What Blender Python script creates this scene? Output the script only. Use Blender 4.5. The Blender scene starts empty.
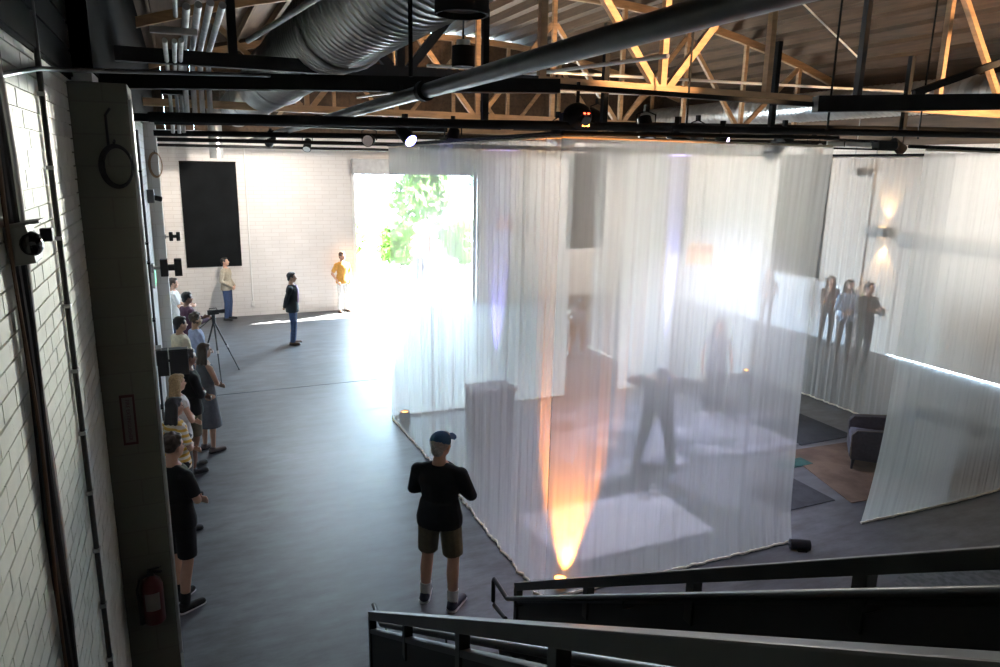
import bpy, bmesh, math, random
from mathutils import Vector, Matrix, Euler
random.seed(7)
S = bpy.context.scene
COL = S.collection
PI = math.pi
R = math.radians
V = Vector

# ------------------------------------------------------------------ materials
def lin(c):
    return tuple(((x / 12.92) if x <= .04045 else ((x + .055) / 1.055) ** 2.4) for x in c)
def rgb(r, g, b):
    return lin((r / 255, g / 255, b / 255)) + (1,)
_m = {}
def mat(name, col, rough=.6, metal=0., var=.12, scale=8., bump=0., emis=None, es=0., spec=.5, stretch=(1, 1, 1)):
    if name in _m: return _m[name]
    m = bpy.data.materials.new(name); m.use_nodes = True
    nt = m.node_tree; N = nt.nodes; L = nt.links
    b = N['Principled BSDF']
    b.inputs['Roughness'].default_value = rough
    b.inputs['Metallic'].default_value = metal
    b.inputs['Specular IOR Level'].default_value = spec
    tc = N.new('ShaderNodeTexCoord'); mp = N.new('ShaderNodeMapping')
    mp.inputs['Scale'].default_value = stretch
    L.new(tc.outputs['Object'], mp.inputs['Vector'])
    nz = N.new('ShaderNodeTexNoise'); nz.inputs['Scale'].default_value = scale
    nz.inputs['Detail'].default_value = 5
    L.new(mp.outputs['Vector'], nz.inputs['Vector'])
    rp = N.new('ShaderNodeValToRGB')
    rp.color_ramp.elements[0].position = .3; rp.color_ramp.elements[1].position = .7
    rp.color_ramp.elements[0].color = tuple(c * (1 - var) for c in col[:3]) + (1,)
    rp.color_ramp.elements[1].color = tuple(min(1, c * (1 + var)) for c in col[:3]) + (1,)
    L.new(nz.outputs['Fac'], rp.inputs['Fac'])
    L.new(rp.outputs['Color'], b.inputs['Base Color'])
    if bump:
        bp = N.new('ShaderNodeBump'); bp.inputs['Strength'].default_value = bump
        bp.inputs['Distance'].default_value = .01
        L.new(nz.outputs['Fac'], bp.inputs['Height']); L.new(bp.outputs['Normal'], b.inputs['Normal'])
    if emis:
        b.inputs['Emission Color'].default_value = emis
        b.inputs['Emission Strength'].default_value = es
    _m[name] = m
    return m

def brick_mat(name, col, axis, bw=.40, bh=.10, mort=.008, bump=.6):
    """painted brick: axis 'x' for a wall running along X, 'y' for one along Y"""
    m = mat(name, col, .75, var=.05, scale=1.3)
    nt = m.node_tree; N = nt.nodes; L = nt.links; b = N['Principled BSDF']
    tc = N.new('ShaderNodeTexCoord'); sp = N.new('ShaderNodeSeparateXYZ'); cb = N.new('ShaderNodeCombineXYZ')
    L.new(tc.outputs['Object'], sp.inputs[0])
    L.new(sp.outputs['X' if axis == 'x' else 'Y'], cb.inputs['X']); L.new(sp.outputs['Z'], cb.inputs['Y'])
    br = N.new('ShaderNodeTexBrick')
    br.inputs['Scale'].default_value = 1; br.inputs['Mortar Size'].default_value = mort
    br.inputs['Brick Width'].default_value = bw; br.inputs['Row Height'].default_value = bh
    br.inputs['Mortar Smooth'].default_value = .3
    br.inputs['Color1'].default_value = (1, 1, 1, 1); br.inputs['Color2'].default_value = (.96, .95, .94, 1)
    br.inputs['Mortar'].default_value = (.86, .84, .82, 1)
    L.new(cb.outputs[0], br.inputs['Vector'])
    rp = [n for n in N if n.type == 'VALTORGB'][0]
    mx = N.new('ShaderNodeMix'); mx.data_type = 'RGBA'; mx.blend_type = 'MULTIPLY'; mx.inputs[0].default_value = 1
    L.new(rp.outputs['Color'], mx.inputs[6]); L.new(br.outputs['Color'], mx.inputs[7])
    L.new(mx.outputs[2], b.inputs['Base Color'])
    bp = N.new('ShaderNodeBump'); bp.inputs['Strength'].default_value = bump; bp.inputs['Distance'].default_value = .012
    iv = N.new('ShaderNodeMath'); iv.operation = 'SUBTRACT'; iv.inputs[0].default_value = 1
    L.new(br.outputs['Fac'], iv.inputs[1])
    L.new(iv.outputs[0], bp.inputs['Height']); L.new(bp.outputs['Normal'], b.inputs['Normal'])
    return m

def emit_mat(name, col, strength):
    m = bpy.data.materials.new(name); m.use_nodes = True
    b = m.node_tree.nodes['Principled BSDF']
    b.inputs['Base Color'].default_value = (.02, .02, .02, 1)
    b.inputs['Emission Color'].default_value = col; b.inputs['Emission Strength'].default_value = strength
    return m

def sheer_mat(name, cover, col=(.94, .925, .89)):
    """open weave white voile: threads scatter light, gaps let it through; gathers are denser"""
    m = bpy.data.materials.new(name); m.use_nodes = True
    nt = m.node_tree; N = nt.nodes; L = nt.links
    for n in list(N): N.remove(n)
    out = N.new('ShaderNodeOutputMaterial')
    tr = N.new('ShaderNodeBsdfTransparent'); di = N.new('ShaderNodeBsdfDiffuse'); tl = N.new('ShaderNodeBsdfTranslucent')
    di.inputs['Color'].default_value = col + (1,); tl.inputs['Color'].default_value = col + (1,)
    ms = N.new('ShaderNodeMixShader'); ms.inputs[0].default_value = .5
    L.new(di.outputs[0], ms.inputs[1]); L.new(tl.outputs[0], ms.inputs[2])
    uv = N.new('ShaderNodeUVMap'); uv.uv_map = 'cloth'
    mp = N.new('ShaderNodeMapping'); mp.inputs['Scale'].default_value = (10, .05, 1)
    L.new(uv.outputs[0], mp.inputs['Vector'])
    nz = N.new('ShaderNodeTexNoise'); nz.inputs['Scale'].default_value = 1; nz.inputs['Detail'].default_value = 4
    nz.inputs['Roughness'].default_value = .65
    L.new(mp.outputs['Vector'], nz.inputs['Vector'])
    mr = N.new('ShaderNodeMapRange'); mr.inputs[1].default_value = .3; mr.inputs[2].default_value = .7
    mr.inputs[3].default_value = cover - .035; mr.inputs[4].default_value = cover + .035
    L.new(nz.outputs['Fac'], mr.inputs[0])
    mx = N.new('ShaderNodeMixShader')
    L.new(mr.outputs[0], mx.inputs[0]); L.new(tr.outputs[0], mx.inputs[1]); L.new(ms.outputs[0], mx.inputs[2])
    L.new(mx.outputs[0], out.inputs['Surface'])
    return m

K = dict(
    black=mat('black_paint', (.012, .012, .013, 1), .55, var=.3),
    blackmetal=mat('black_metal', (.006, .006, .006, 1), .7, var=.3, spec=.2),
    railblack=mat('rail_paint', (.016, .017, .014, 1), .38, var=.3, scale=3),
    panelblack=mat('guard_panel', (.006, .006, .006, 1), .6, var=.3, scale=3),
    steel=mat('galvanised', (.42, .42, .41, 1), .34, .85, var=.2, scale=5),
    duct=mat('duct_steel', (.50, .50, .49, 1), .30, .8, var=.15, scale=2.5),
    pipe=mat('iron_pipe', (.07, .07, .07, 1), .38, .5, var=.25, scale=6),
    conduit=mat('conduit', (.50, .50, .49, 1), .4, .5, var=.2),
    wood=mat('pine', (.42, .26, .135, 1), .6, var=.22, scale=3, stretch=(1, 1, 6)),
    board=mat('roof_board', (.075, .043, .022, 1), .7, var=.3, scale=2.2, bump=.3, stretch=(6, .5, 6)),
    joist=mat('joist_wood', (.10, .058, .03, 1), .7, var=.25, scale=3, stretch=(6, .5, 6)),
    whitepaint=mat('white_paint', (.80, .78, .75, 1), .6, var=.03, scale=2),
    concrete=mat('concrete_out', (.62, .60, .57, 1), .8, var=.08, scale=.8),
    skin=mat('skin', (.56, .32, .22, 1), .55, var=.06), skin2=mat('skin_dark', (.20, .10, .065, 1), .5, var=.08),
    skin3=mat('skin_tan', (.42, .24, .16, 1), .55, var=.06),
    hair_b=mat('hair_black', (.012, .010, .009, 1), .5, var=.4, scale=60), hair_br=mat('hair_brown', (.055, .032, .02, 1), .5, var=.4, scale=60),
    hair_bl=mat('hair_blonde', (.36, .24, .11, 1), .5, var=.4, scale=60), hair_g=mat('hair_grey', (.30, .28, .26, 1), .6, var=.3, scale=60),
    eye=mat('eye', (.02, .015, .012, 1), .2), lip=mat('lip', (.34, .12, .10, 1), .5),
    soles=mat('sole', (.55, .55, .55, 1), .7), leather=mat('leather_brown', (.07, .035, .02, 1), .4),
    rubber=mat('rubber', (.015, .015, .015, 1), .7),
)
def cloth(name, r, g, b, rough=.85):
    return mat('cloth_' + name, rgb(r, g, b), rough, var=.14, scale=22, bump=.25)

# ------------------------------------------------------------------ mesh helpers
class MB:
    def __init__(s): s.v = []; s.f = []
    def add(s, vs, fs):
        o = len(s.v); s.v += [V(v) for v in vs]; s.f += [tuple(i + o for i in f) for f in fs]; return s
    def box(s, c, d, rot=None, bev=0):
        bm = bmesh.new(); bmesh.ops.create_cube(bm, size=1)
        for v in bm.verts: v.co = V((v.co.x * d[0], v.co.y * d[1], v.co.z * d[2]))
        if bev: bmesh.ops.bevel(bm, geom=bm.edges[:], offset=bev, segments=2, affect='EDGES', profile=.7)
        M = (rot.to_matrix() if isinstance(rot, Euler) else rot) if rot else Matrix.Identity(3)
        bm.verts.index_update()
        s.add([M @ v.co + V(c) for v in bm.verts], [[v.index for v in f.verts] for f in bm.faces]); bm.free(); return s
    def bb(s, lo, hi, bev=0):
        lo, hi = V(lo), V(hi); return s.box((lo + hi) / 2, hi - lo, None, bev)
    def frame(s, p0, p1, up=(0, 0, 1)):
        d = (V(p1) - V(p0)).normalized(); u = V(up)
        if abs(d.dot(u)) > .98: u = V((0, 1, 0)) if abs(d.y) < .9 else V((1, 0, 0))
        x = d.cross(u).normalized(); y = x.cross(d).normalized()
        return x, y, d
    def bar(s, p0, p1, w, h, bev=0, up=(0, 0, 1)):
        x, y, d = s.frame(p0, p1, up); L = (V(p1) - V(p0)).length
        M = Matrix((x, d, y)).transposed()
        return s.box((V(p0) + V(p1)) / 2, (w, L, h), M, bev)
    def rings(s, rs, close=True):
        n = len(rs[0]); o = len(s.v); vs = [p for r in rs for p in r]; fs = []
        for i in range(len(rs) - 1):
            for j in range(n):
                fs.append((i * n + j, i * n + (j + 1) % n, (i + 1) * n + (j + 1) % n, (i + 1) * n + j))
        if close:
            fs.append(tuple(range(n - 1, -1, -1))); fs.append(tuple((len(rs) - 1) * n + j for j in range(n)))
        return s.add(vs, fs)
    def cyl(s, p0, p1, r0, r1=None, n=16):
        r1 = r0 if r1 is None else r1
        x, y, d = s.frame(p0, p1)
        rs = [[V(p) + (x * math.cos(2 * PI * j / n) + y * math.sin(2 * PI * j / n)) * r for j in range(n)] for p, r in ((p0, r0), (p1, r1))]
        return s.rings(rs)
    def tube(s, pts, r, n=8, closed=False):
        pts = [V(p) for p in pts]; rs = []
        for i, p in enumerate(pts):
            a = pts[max(i - 1, 0)]; b = pts[min(i + 1, len(pts) - 1)]
            if closed: a = pts[i - 1]; b = pts[(i + 1) % len(pts)]
            x, y, d = s.frame(a, b)
            rs.append([p + (x * math.cos(2 * PI * j / n) + y * math.sin(2 * PI * j / n)) * r for j in range(n)])
        if closed: rs.append(rs[0])
        return s.rings(rs, not closed)
    def caps(s, p0, p1, r0, r1, fx=1., fy=1., up=(0, 1, 0), n=12, flat0=False, flat1=False):
        """tapered capsule; fx/fy scale the section"""
        p0, p1 = V(p0), V(p1)
        x, y, d = s.frame(p0, p1, up); rs = []
        seq = []
        if not flat0: seq += [(p0 - d * r0 * math.cos(a), r0 * math.sin(a)) for a in (.25, .7, 1.15)]
        seq += [(p0, r0), ((p0 + p1) / 2, (r0 + r1) / 2), (p1, r1)]
        if not flat1: seq += [(p1 + d * r1 * math.cos(a), r1 * math.sin(a)) for a in (1.15, .7, .25)]
        for c, r in seq:
            rs.append([c + x * math.cos(2 * PI * j / n) * r * fx + y * math.sin(2 * PI * j / n) * r * fy for j in range(n)])
        return s.rings(rs)
    def ell(s, c, r, rot=None, n=14, m=9):
        M = rot if rot else Matrix.Identity(3); rs = []
        for i in range(m):
            t = PI * (i + .35) / (m - .3)
            rs.append([V(c) + M @ V((r[0] * math.sin(t) * math.cos(2 * PI * j / n), r[1] * math.sin(t) * math.sin(2 * PI * j / n), -r[2] * math.cos(t))) for j in range(n)])
        return s.rings(rs)
    def lathe(s, c, prof, n=24, close=True):
        rs = [[V(c) + V((r * math.cos(2 * PI * j / n), r * math.sin(2 * PI * j / n), z)) for j in range(n)] for r, z in prof]
        return s.rings(rs, close)
    def ring(s, c, axis, Rr, r, n=28, k=8, sx=1, sy=1):
        x, y, d = s.frame((0, 0, 0), axis)
        pts = [V(c) + x * math.cos(2 * PI * j / n) * Rr * sx + y * math.sin(2 * PI * j / n) * Rr * sy for j in range(n)]
        return s.tube(pts, r, k, True)
    def build(s, name, m, parent=None, smooth=False, world=False, fix=True):
        me = bpy.data.meshes.new(name)
        off = parent_loc(parent) if (parent and world) else V((0, 0, 0))
        me.from_pydata([tuple(v - off) for v in s.v], [], s.f)
        if fix:
            bm = bmesh.new(); bm.from_mesh(me); bmesh.ops.recalc_face_normals(bm, faces=bm.faces[:]); bm.to_mesh(me); bm.free()
        me.materials.append(m)
        if smooth:
            for p in me.polygons: p.use_smooth = True
            try: me.set_sharp_from_angle(angle=R(42))
            except Exception: pass
        o = bpy.data.objects.new(name, me); COL.objects.link(o)
        if parent: o.parent = parent
        return o
def parent_loc(p):
    l = V((0, 0, 0))
    while p: l = l + p.location; p = p.parent
    return l
def tag(o, label, cat, group=None, kind=None):
    o['label'] = label; o['category'] = cat
    if group: o['group'] = group
    if kind: o['kind'] = kind
    return o
def thing(name, label, cat, loc=(0, 0, 0), rz=0, group=None):
    o = bpy.data.objects.new(name, None); COL.objects.link(o); o.location = loc; o.rotation_euler = (0, 0, rz)
    o.empty_display_size = .1
    return tag(o, label, cat, group)
def struct(name, mb, m, smooth=False):
    o = mb.build(name, m, smooth=smooth); o['kind'] = 'structure'; o['label'] = name.replace('_', ' '); return o
def solo(name, mb, m, label, cat, group=None, smooth=False):
    """a thing that is a single mesh, origin at its base"""
    lo = V((min(v.x for v in mb.v), min(v.y for v in mb.v), min(v.z for v in mb.v)))
    hi = V((max(v.x for v in mb.v), max(v.y for v in mb.v), max(v.z for v in mb.v)))
    b = V(((lo.x + hi.x) / 2, (lo.y + hi.y) / 2, lo.z))
    mb.v = [v - b for v in mb.v]
    o = mb.build(name, m, smooth=smooth); o.location = b
    return tag(o, label, cat, group)
def dup(root, loc, label=None, rz=None):
    r = root.copy(); COL.objects.link(r); r.location = loc
    if rz is not None: r.rotation_euler = (0, 0, rz)
    if label: r['label'] = label
    for ch in list(root.children):
        c = ch.copy(); COL.objects.link(c); c.parent = r
        for g in list(ch.children):
            d = g.copy(); COL.objects.link(d); d.parent = c
    return r
def spot(name, loc, target, energy, col, size, blend=.4, rad=.05, parent=None):
    l = bpy.data.lights.new(name, 'SPOT'); l.energy = energy; l.color = col; l.spot_size = R(size); l.spot_blend = blend; l.shadow_soft_size = rad
    o = bpy.data.objects.new(name, l); COL.objects.link(o)
    d = V(target) - V(loc)
    o.rotation_euler = d.to_track_quat('-Z', 'Y').to_euler(); o.location = loc
    if parent:
        bpy.context.view_layer.update()
        o.parent = parent; o.matrix_parent_inverse = parent_matrix(parent).inverted()
    return o
def parent_matrix(p): return Matrix.Translation(p.location) @ p.rotation_euler.to_matrix().to_4x4()
def point(name, loc, energy, col, rad=.05, parent=None):
    l = bpy.data.lights.new(name, 'POINT'); l.energy = energy; l.color = col; l.shadow_soft_size = rad
    o = bpy.data.objects.new(name, l); COL.objects.link(o); o.location = loc
    if parent: o.parent = parent; o.matrix_parent_inverse = parent_matrix(parent).inverted()
    return o

# ------------------------------------------------------------------ camera
cam = bpy.data.cameras.new('camera'); co = bpy.data.objects.new('camera', cam); COL.objects.link(co); S.camera = co
cam.sensor_width = 36; cam.lens = 722.7 * 36 / 1000; cam.clip_start = .05; cam.clip_end = 300
yw, pt, rl = R(23.716), R(13.092), R(1.024)
fw = V((math.sin(yw) * math.cos(pt), math.cos(yw) * math.cos(pt), -math.sin(pt)))
r0 = V((math.cos(yw), -math.sin(yw), 0)); u0 = r0.cross(fw)
rx = r0 * math.cos(rl) + u0 * math.sin(rl); uy = u0 * math.cos(rl) - r0 * math.sin(rl)
HC = 4.25
Mc = Matrix((rx, uy, -fw)).transposed().to_4x4(); Mc.translation = (0, 0, HC); co.matrix_world = Mc

# ------------------------------------------------------------------ room shell
XL, XN, XR, YF, YB = -.47, -.60, 15.15, 21.1, -3.0
def floor_mat():
    m = mat('floor_concrete', (.088, .092, .099, 1), .5, var=.28, scale=.55, bump=.05)
    nt = m.node_tree; N = nt.nodes; L = nt.links; b = N['Principled BSDF']
    rp = [n for n in N if n.type == 'VALTORGB'][0]
    tc = [n for n in N if n.type == 'TEX_COORD'][0]
    n2 = N.new('ShaderNodeTexNoise'); n2.inputs['Scale'].default_value = 3.2; n2.inputs['Detail'].default_value = 8; n2.inputs['Roughness'].default_value = .7
    mp = N.new('ShaderNodeMapping'); mp.inputs['Scale'].default_value = (.6, 1.6, 1)
    L.new(tc.outputs['Object'], mp.inputs[0]); L.new(mp.outputs[0], n2.inputs['Vector'])
    r2 = N.new('ShaderNodeValToRGB'); r2.color_ramp.elements[0].position = .36; r2.color_ramp.elements[1].position = .66
    r2.color_ramp.elements[0].color = (.50, .48, .46, 1); r2.color_ramp.elements[1].color = (1.3, 1.32, 1.36, 1)
    L.new(n2.outputs['Fac'], r2.inputs[0])
    mx = N.new('ShaderNodeMix'); mx.data_type = 'RGBA'; mx.blend_type = 'MULTIPLY'; mx.inputs[0].default_value = .9
    L.new(rp.outputs['Color'], mx.inputs[6]); L.new(r2.outputs['Color'], mx.inputs[7])
    L.new(mx.outputs[2], b.inputs['Base Color'])
    rr = N.new('ShaderNodeMapRange'); rr.inputs[3].default_value = .36; rr.inputs[4].default_value = .60
    L.new(n2.outputs['Fac'], rr.inputs[0]); L.new(rr.outputs[0], b.inputs['Roughness'])
    return m
FM = floor_mat()
fl = MB()
# two pours with the open joint between them
fl.bb((-1.2, YB - .2, -.2), (XR + .3, 13.80, 0)); fl.bb((-1.2, 13.825, -.2), (XR + .3, YF + .3, 0)); fl.bb((-1.2, 13.7, -.2), (XR + .3, 13.9, -.02))
struct('floor', fl, FM)

WB_Y = brick_mat('white_brick_side', (.80, .79, .76, 1), 'y', .41, .105, .012, .7)
WB_X = brick_mat('white_brick_far', (.80, .765, .74, 1), 'x', .41, .105, .008, .2)
# near left wall: individually laid, painted bricks
wl = MB(); rnd = random.Random(3)
wl.bb((XN - .35, YB, -.1), (XN - .012, 5.62, 7.2))
row = 0; z = 0.0
while z < 5.6:
    y = 1.1 - (.105 if row % 2 else 0)
    while y < 5.6:
        a, b_ = y + .004, min(y + .206, 5.60)
        if b_ - a > .03:
            j = rnd.uniform(-.0015, .0015)
            wl.bb((XN - .03, a, z + .0045 + rnd.uniform(-.001, .001)), (XN + j, b_, z + .0795))
        y += .21
    z += .084; row += 1
NB = mat('white_block_paint', (.74, .75, .69, 1), .62, var=.06, scale=9, bump=.4)
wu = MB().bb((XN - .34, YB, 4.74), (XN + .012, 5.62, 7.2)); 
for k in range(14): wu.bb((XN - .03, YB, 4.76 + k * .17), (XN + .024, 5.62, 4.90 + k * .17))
struct('wall_left_upper', wu, mat('shaded_upper', (.008, .008, .008, 1), .95, spec=.05))  # near-black colour stands in for shade on the upper bricks
struct('wall_left_rear_upper', MB().bb((XN - .34, 5.62, 4.80), (XL + .012, YF, 7.3)), mat('shaded_upper', (.008, .008, .008, 1), .95, spec=.05))  # same shade colour carried along the rear wall top
struct('wall_left', wl, NB)
# pier nearest the camera and the recessed wall behind it
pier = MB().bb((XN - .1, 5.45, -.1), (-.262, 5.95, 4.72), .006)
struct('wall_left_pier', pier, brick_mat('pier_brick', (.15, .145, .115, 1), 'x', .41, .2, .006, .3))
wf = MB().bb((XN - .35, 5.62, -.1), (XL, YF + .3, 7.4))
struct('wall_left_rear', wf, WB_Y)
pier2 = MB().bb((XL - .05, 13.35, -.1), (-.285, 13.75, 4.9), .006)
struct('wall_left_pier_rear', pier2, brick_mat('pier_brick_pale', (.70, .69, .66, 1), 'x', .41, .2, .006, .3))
# far wall with the tall open doorway
DX0, DX1, DZ = 4.62, 8.40, 3.95
WT = 5.0
far = MB()
far.bb((XN - .35, YF, -.1), (DX0, YF + .3, WT)); far.bb((DX1, YF, -.1), (XR + .35, YF + .3, WT)); far.bb((DX0, YF, DZ), (DX1, YF + .3, WT))
struct('wall_far', far, WB_X)
gab = MB(); n = 24
for i in range(n):
    x0 = XN - .3 + (XR + .6 - XN) * i / n; x1 = XN - .3 + (XR + .6 - XN) * (i + 1) / n
    gab.bb((x0 + .004, YF + .02, WT), (x1, YF + .12, 7.8))
struct('wall_far_gable', gab, K['board'])
# right wall with the loading door at its near end
rw = MB()
rw.bb((XR, 11.6, -.1), (XR + .3, YF + .3, 4.85)); rw.bb((XR, 5.2, 2.65), (XR + .3, 11.6, 4.85)); rw.bb((XR, YB, -.1), (XR + .3, 5.2, 4.85))
struct('wall_right_upper', MB().bb((XR - .01, YB, 4.85), (XR + .3, YF + .3, 7.2)), K['board'])
struct('wall_right', rw, brick_mat('white_brick_right', (.74, .70, .65, 1), 'y', .41, .105, .012, .6))
ld = MB()
ld.bb((XR + .04, 5.15, .04), (XR + .10, 11.65, 2.70))
for i in range(5):
    ld.bb((XR + .012, 5.15, .035 + i * .53), (XR + .06, 11.65, .035 + i * .53 + .518), .006)
struct('door_2', ld, mat('door_panel', (.62, .57, .51, 1), .55, var=.05))
struct('wall_back', MB().bb((XN - .35, YB - .3, -.1), (XR + .35, YB, 7.8)), K['whitepaint'])

# door frame, rolled shutter at the head of the opening
fr = thing('door_1', 'open loading doorway frame with rolled shutter box at its head', 'door', (DX0, YF, 0)); fr['kind'] = 'structure'
MB().bb((DX0 - .09, YF - .05, 0), (DX0, YF + .32, DZ)).build('jamb', K['whitepaint'], fr, world=True)
MB().bb((DX1, YF - .05, 0), (DX1 + .09, YF + .32, DZ)).build('jamb', K['whitepaint'], fr, world=True)
MB().bb((DX0 - .09, YF - .22, DZ - .02), (DX1 + .09, YF - .002, DZ + .42), .03).build('shutter_box', mat('shutter', (.50, .50, .50, 1), .5), fr, world=True)

# roof: bowed deck on joists
def ztop(x): return 7.75 - .0205 * (x - 7.3) ** 2
rf = MB(); n = 40; xs = [XN - .4 + (XR + .8 - XN) * i / n for i in range(n + 1)]
lo = []; hi = []
o = 0; vs = []; fs = []
for x in xs:
    for y in (YB - .3, YF + .3):
        vs += [(x, y, ztop(x) + .22), (x, y, ztop(x) + .32)]
for i in range(n):
    a = i * 4; b_ = a + 4
    fs += [(a, a + 2, b_ + 2, b_), (a + 1, b_ + 1, b_ + 3, a + 3), (a, b_, b_ + 1, a + 1), (a + 2, a + 3, b_ + 3, b_ + 2)]
fs += [(0, 1, 3, 2), (n * 4, n * 4 + 2, n * 4 + 3, n * 4 + 1)]
rf.add(vs, fs); struct('ceiling', rf, K['board'])
x = XN + .35
while x < XR:
    o_ = MB().bb((x - .024, YB, ztop(x) + .03), (x + .024, YF, ztop(x) + .225)).build('ceiling_joist', K['joist']); o_['kind'] = 'structure'; o_['label'] = 'roof joist'
    x += .61

# ------------------------------------------------------------------ trusses
def truss(Y, label, zc=5.2):
    t = thing('roof_truss', label, 'truss', (7.3, Y, zc), 0, 'bowed timber roof trusses'); dark = Y < 10  # dark: left members and top chord coloured black where light is missing
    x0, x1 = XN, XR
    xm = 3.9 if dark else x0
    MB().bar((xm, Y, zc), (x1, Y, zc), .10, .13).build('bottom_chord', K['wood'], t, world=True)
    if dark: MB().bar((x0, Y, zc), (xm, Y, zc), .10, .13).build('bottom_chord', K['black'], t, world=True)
    tc_ = MB()
    for i in range(16):
        a = x0 + (x1 - x0) * i / 16; c = x0 + (x1 - x0) * (i + 1) / 16
        tc_.bar((a, Y, ztop(a) - .06), (c + .01, Y, ztop(c) - .06), .10, .16)
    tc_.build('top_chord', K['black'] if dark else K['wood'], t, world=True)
    nodes = [3.96 + 1.69 * k for k in range(-2, 7)]
    for k, nx in enumerate(nodes):
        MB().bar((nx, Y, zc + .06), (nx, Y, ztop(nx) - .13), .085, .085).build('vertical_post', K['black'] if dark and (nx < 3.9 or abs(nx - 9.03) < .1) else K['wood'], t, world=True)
    def diag(a, c, za=None, zb=None):
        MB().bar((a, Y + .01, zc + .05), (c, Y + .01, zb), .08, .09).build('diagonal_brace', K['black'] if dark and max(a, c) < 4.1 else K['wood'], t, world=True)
    for k in ((1, 3, 7) if dark else (1, 3, 5, 7)):
        nx = nodes[k]
        for d in (-1, 1):
            if 0 <= k + d < len(nodes):
                c = nodes[k + d]; diag(nx + .1 * d, c - .05 * d, None, min(ztop(c) - .14, 7.1))
    return t
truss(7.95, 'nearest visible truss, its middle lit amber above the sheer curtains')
truss(14.2, 'second truss back, amber chord seen beneath the black beam')
truss(20.3, 'rearmost truss, tight against the far brick wall')

# ------------------------------------------------------------------ black beams and pipes of the lighting grid
def beam(p0, p1, w, h, label, name='ceiling_beam', m='blackmetal', cat='beam'):
    return solo(name, MB().bar(p0, p1, w, h, .004), K[m], label, cat)
def pole(p0, p1, r, label, name='grid_pipe', m='blackmetal', cat='pipe', group=None):
    return solo(name, MB().cyl(p0, p1, r, n=14), K[m], label, cat, group, smooth=True)
beam((-.59, 6.15, 4.79), (3.05, 5.80, 4.92), .12, .115, 'black steel beam running from the left brick wall under the big round duct', 'steel_beam')
beam((6.15, 5.93, 4.93), (11.4, 4.0, 5.12), .14, .16, 'thick black steel beam crossing above the right sheer curtain', 'steel_beam')
beam((3.05, 5.80, 4.92), (6.15, 5.98, 4.93), .06, .045, 'slim black steel beam bridging the gap below the amber chord', 'steel_beam')
pole((-.2, 9.0, 4.67), (14.9, 9.0, 5.05), .055, 'black grid pipe above the middle of the curtained room')
pole((-.2, 7.1, 4.60), (12.5, 7.1, 4.83), .045, 'black grid pipe a little behind the front sheer curtain')
pole((-.4, 15.6, 4.62), (15.0, 15.6, 4.72), .04, 'black grid pipe halfway between curtained room and far wall')
pole((-.4, 19.2, 4.58), (15.0, 19.2, 4.62), .035, 'thin black grid pipe close to the far brick wall')
pole((-.3, 12.6, 4.64), (15.0, 12.6, 4.9), .045, 'black grid pipe just behind the rear sheer curtains')
beam((-.45, 9.7, 4.72), (3.4, 9.7, 4.72), .14, .09, 'short black beam socketed beside the cable coil pier', 'steel_beam')
beam((8.97, 7.0, 5.27), (11.35, 7.0, 6.0), .07, .09, 'slanting black steel brace above the right curtain', 'steel_brace')
TZ = 4.53
pole((3.06, 5.70, TZ), (6.28, 5.70, TZ + .06), .02, 'curtain pipe carrying the front sheer curtain', 'curtain_pipe', cat='pipe')
pole((7.35, 5.70, TZ), (11.5, 5.70, TZ), .02, 'curtain pipe carrying the right front sheer curtain', 'curtain_pipe', cat='pipe')
pole((3.06, 5.70, TZ), (3.06, 11.5, TZ), .02, 'curtain pipe carrying the long left sheer curtain', 'curtain_pipe', cat='pipe')
pole((3.06, 11.5, TZ), (10.86, 11.5, TZ), .02, 'curtain pipe along the rear of the curtained room', 'curtain_pipe', cat='pipe')
pole((10.86, 7.0, TZ), (10.86, 11.5, TZ), .02, 'curtain pipe along the right side of the curtained room', 'curtain_pipe', cat='pipe')
pole((8.77, 11.6, TZ), (8.77, 14.7, TZ), .02, 'curtain pipe over the sheer passage behind the curtained room', 'curtain_pipe', cat='pipe')
# hanger rods between the grid and the trusses
for i, (hx, hy, w) in enumerate(((3.3, 7.95, 'by the blue stage lamp'), (4.9, 7.95, 'under the amber chord, left of the red-lit projector'), (7.6, 7.95, 'at the right end of the amber chord'), (10.2, 7.95, 'above the right sheer curtain'))):
    solo('hanger_post', MB().bar((hx, hy + .12, 4.66 + .02 * hx), (hx, hy + .12, 5.95), .07, .07), K['blackmetal'], 'black hanger post ' + w, 'post', 'posts hanging the lighting grid')
for i, (hx, hy) in enumerate(((1.17, 3.9), (5.5, 7.2), (6.65, 6.2), (9.3, 7.1))):
    solo('hanger_rod', MB().cyl((hx, hy, 4.7), (hx, hy, 7.2), .012, n=8), K['blackmetal'], ('thin black hanger rod in front of the round silver duct', 'thin hanger rod over the bent-over figure', 'thin black hanger rod above the front curtain right end', 'thin hanger rod near the tan timber post')[i], 'rod', 'thin hanger rods')

# large silver spiral duct on the left and its damper panel
def spiral(name, x, z, r, y0, y1, label, rib=.14):
    t = thing(name, label, 'duct', (x, (y0 + y1) / 2, z))
    mb = MB(); rs = []; y = y0; n = 28; k = 0
    while y < y1:
        for dy, rr in ((0, r), (rib * .42, r), (rib * .47, r + .012), (rib * .53, r + .012), (rib * .58, r)):
            rs.append([V((x + rr * math.cos(2 * PI * j / n), y + dy, z + rr * math.sin(2 * PI * j / n))) for j in range(n)])
        y += rib
    mb.rings(rs); mb.build('duct_shell', K['duct'], t, smooth=True, world=True)
    return t
dt = spiral('spiral_duct', 1.52, 5.55, .43, 4.2, 20.6, 'large silver spiral duct running to the far wall, upper left')
MB().box((1.30, 8.5, 5.16), (.34, .5, .03), Euler((0, R(-30), 0)), .006).build('access_panel', mat('panel_grey', (.18, .18, .18, 1), .5), dt, world=True)
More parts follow.
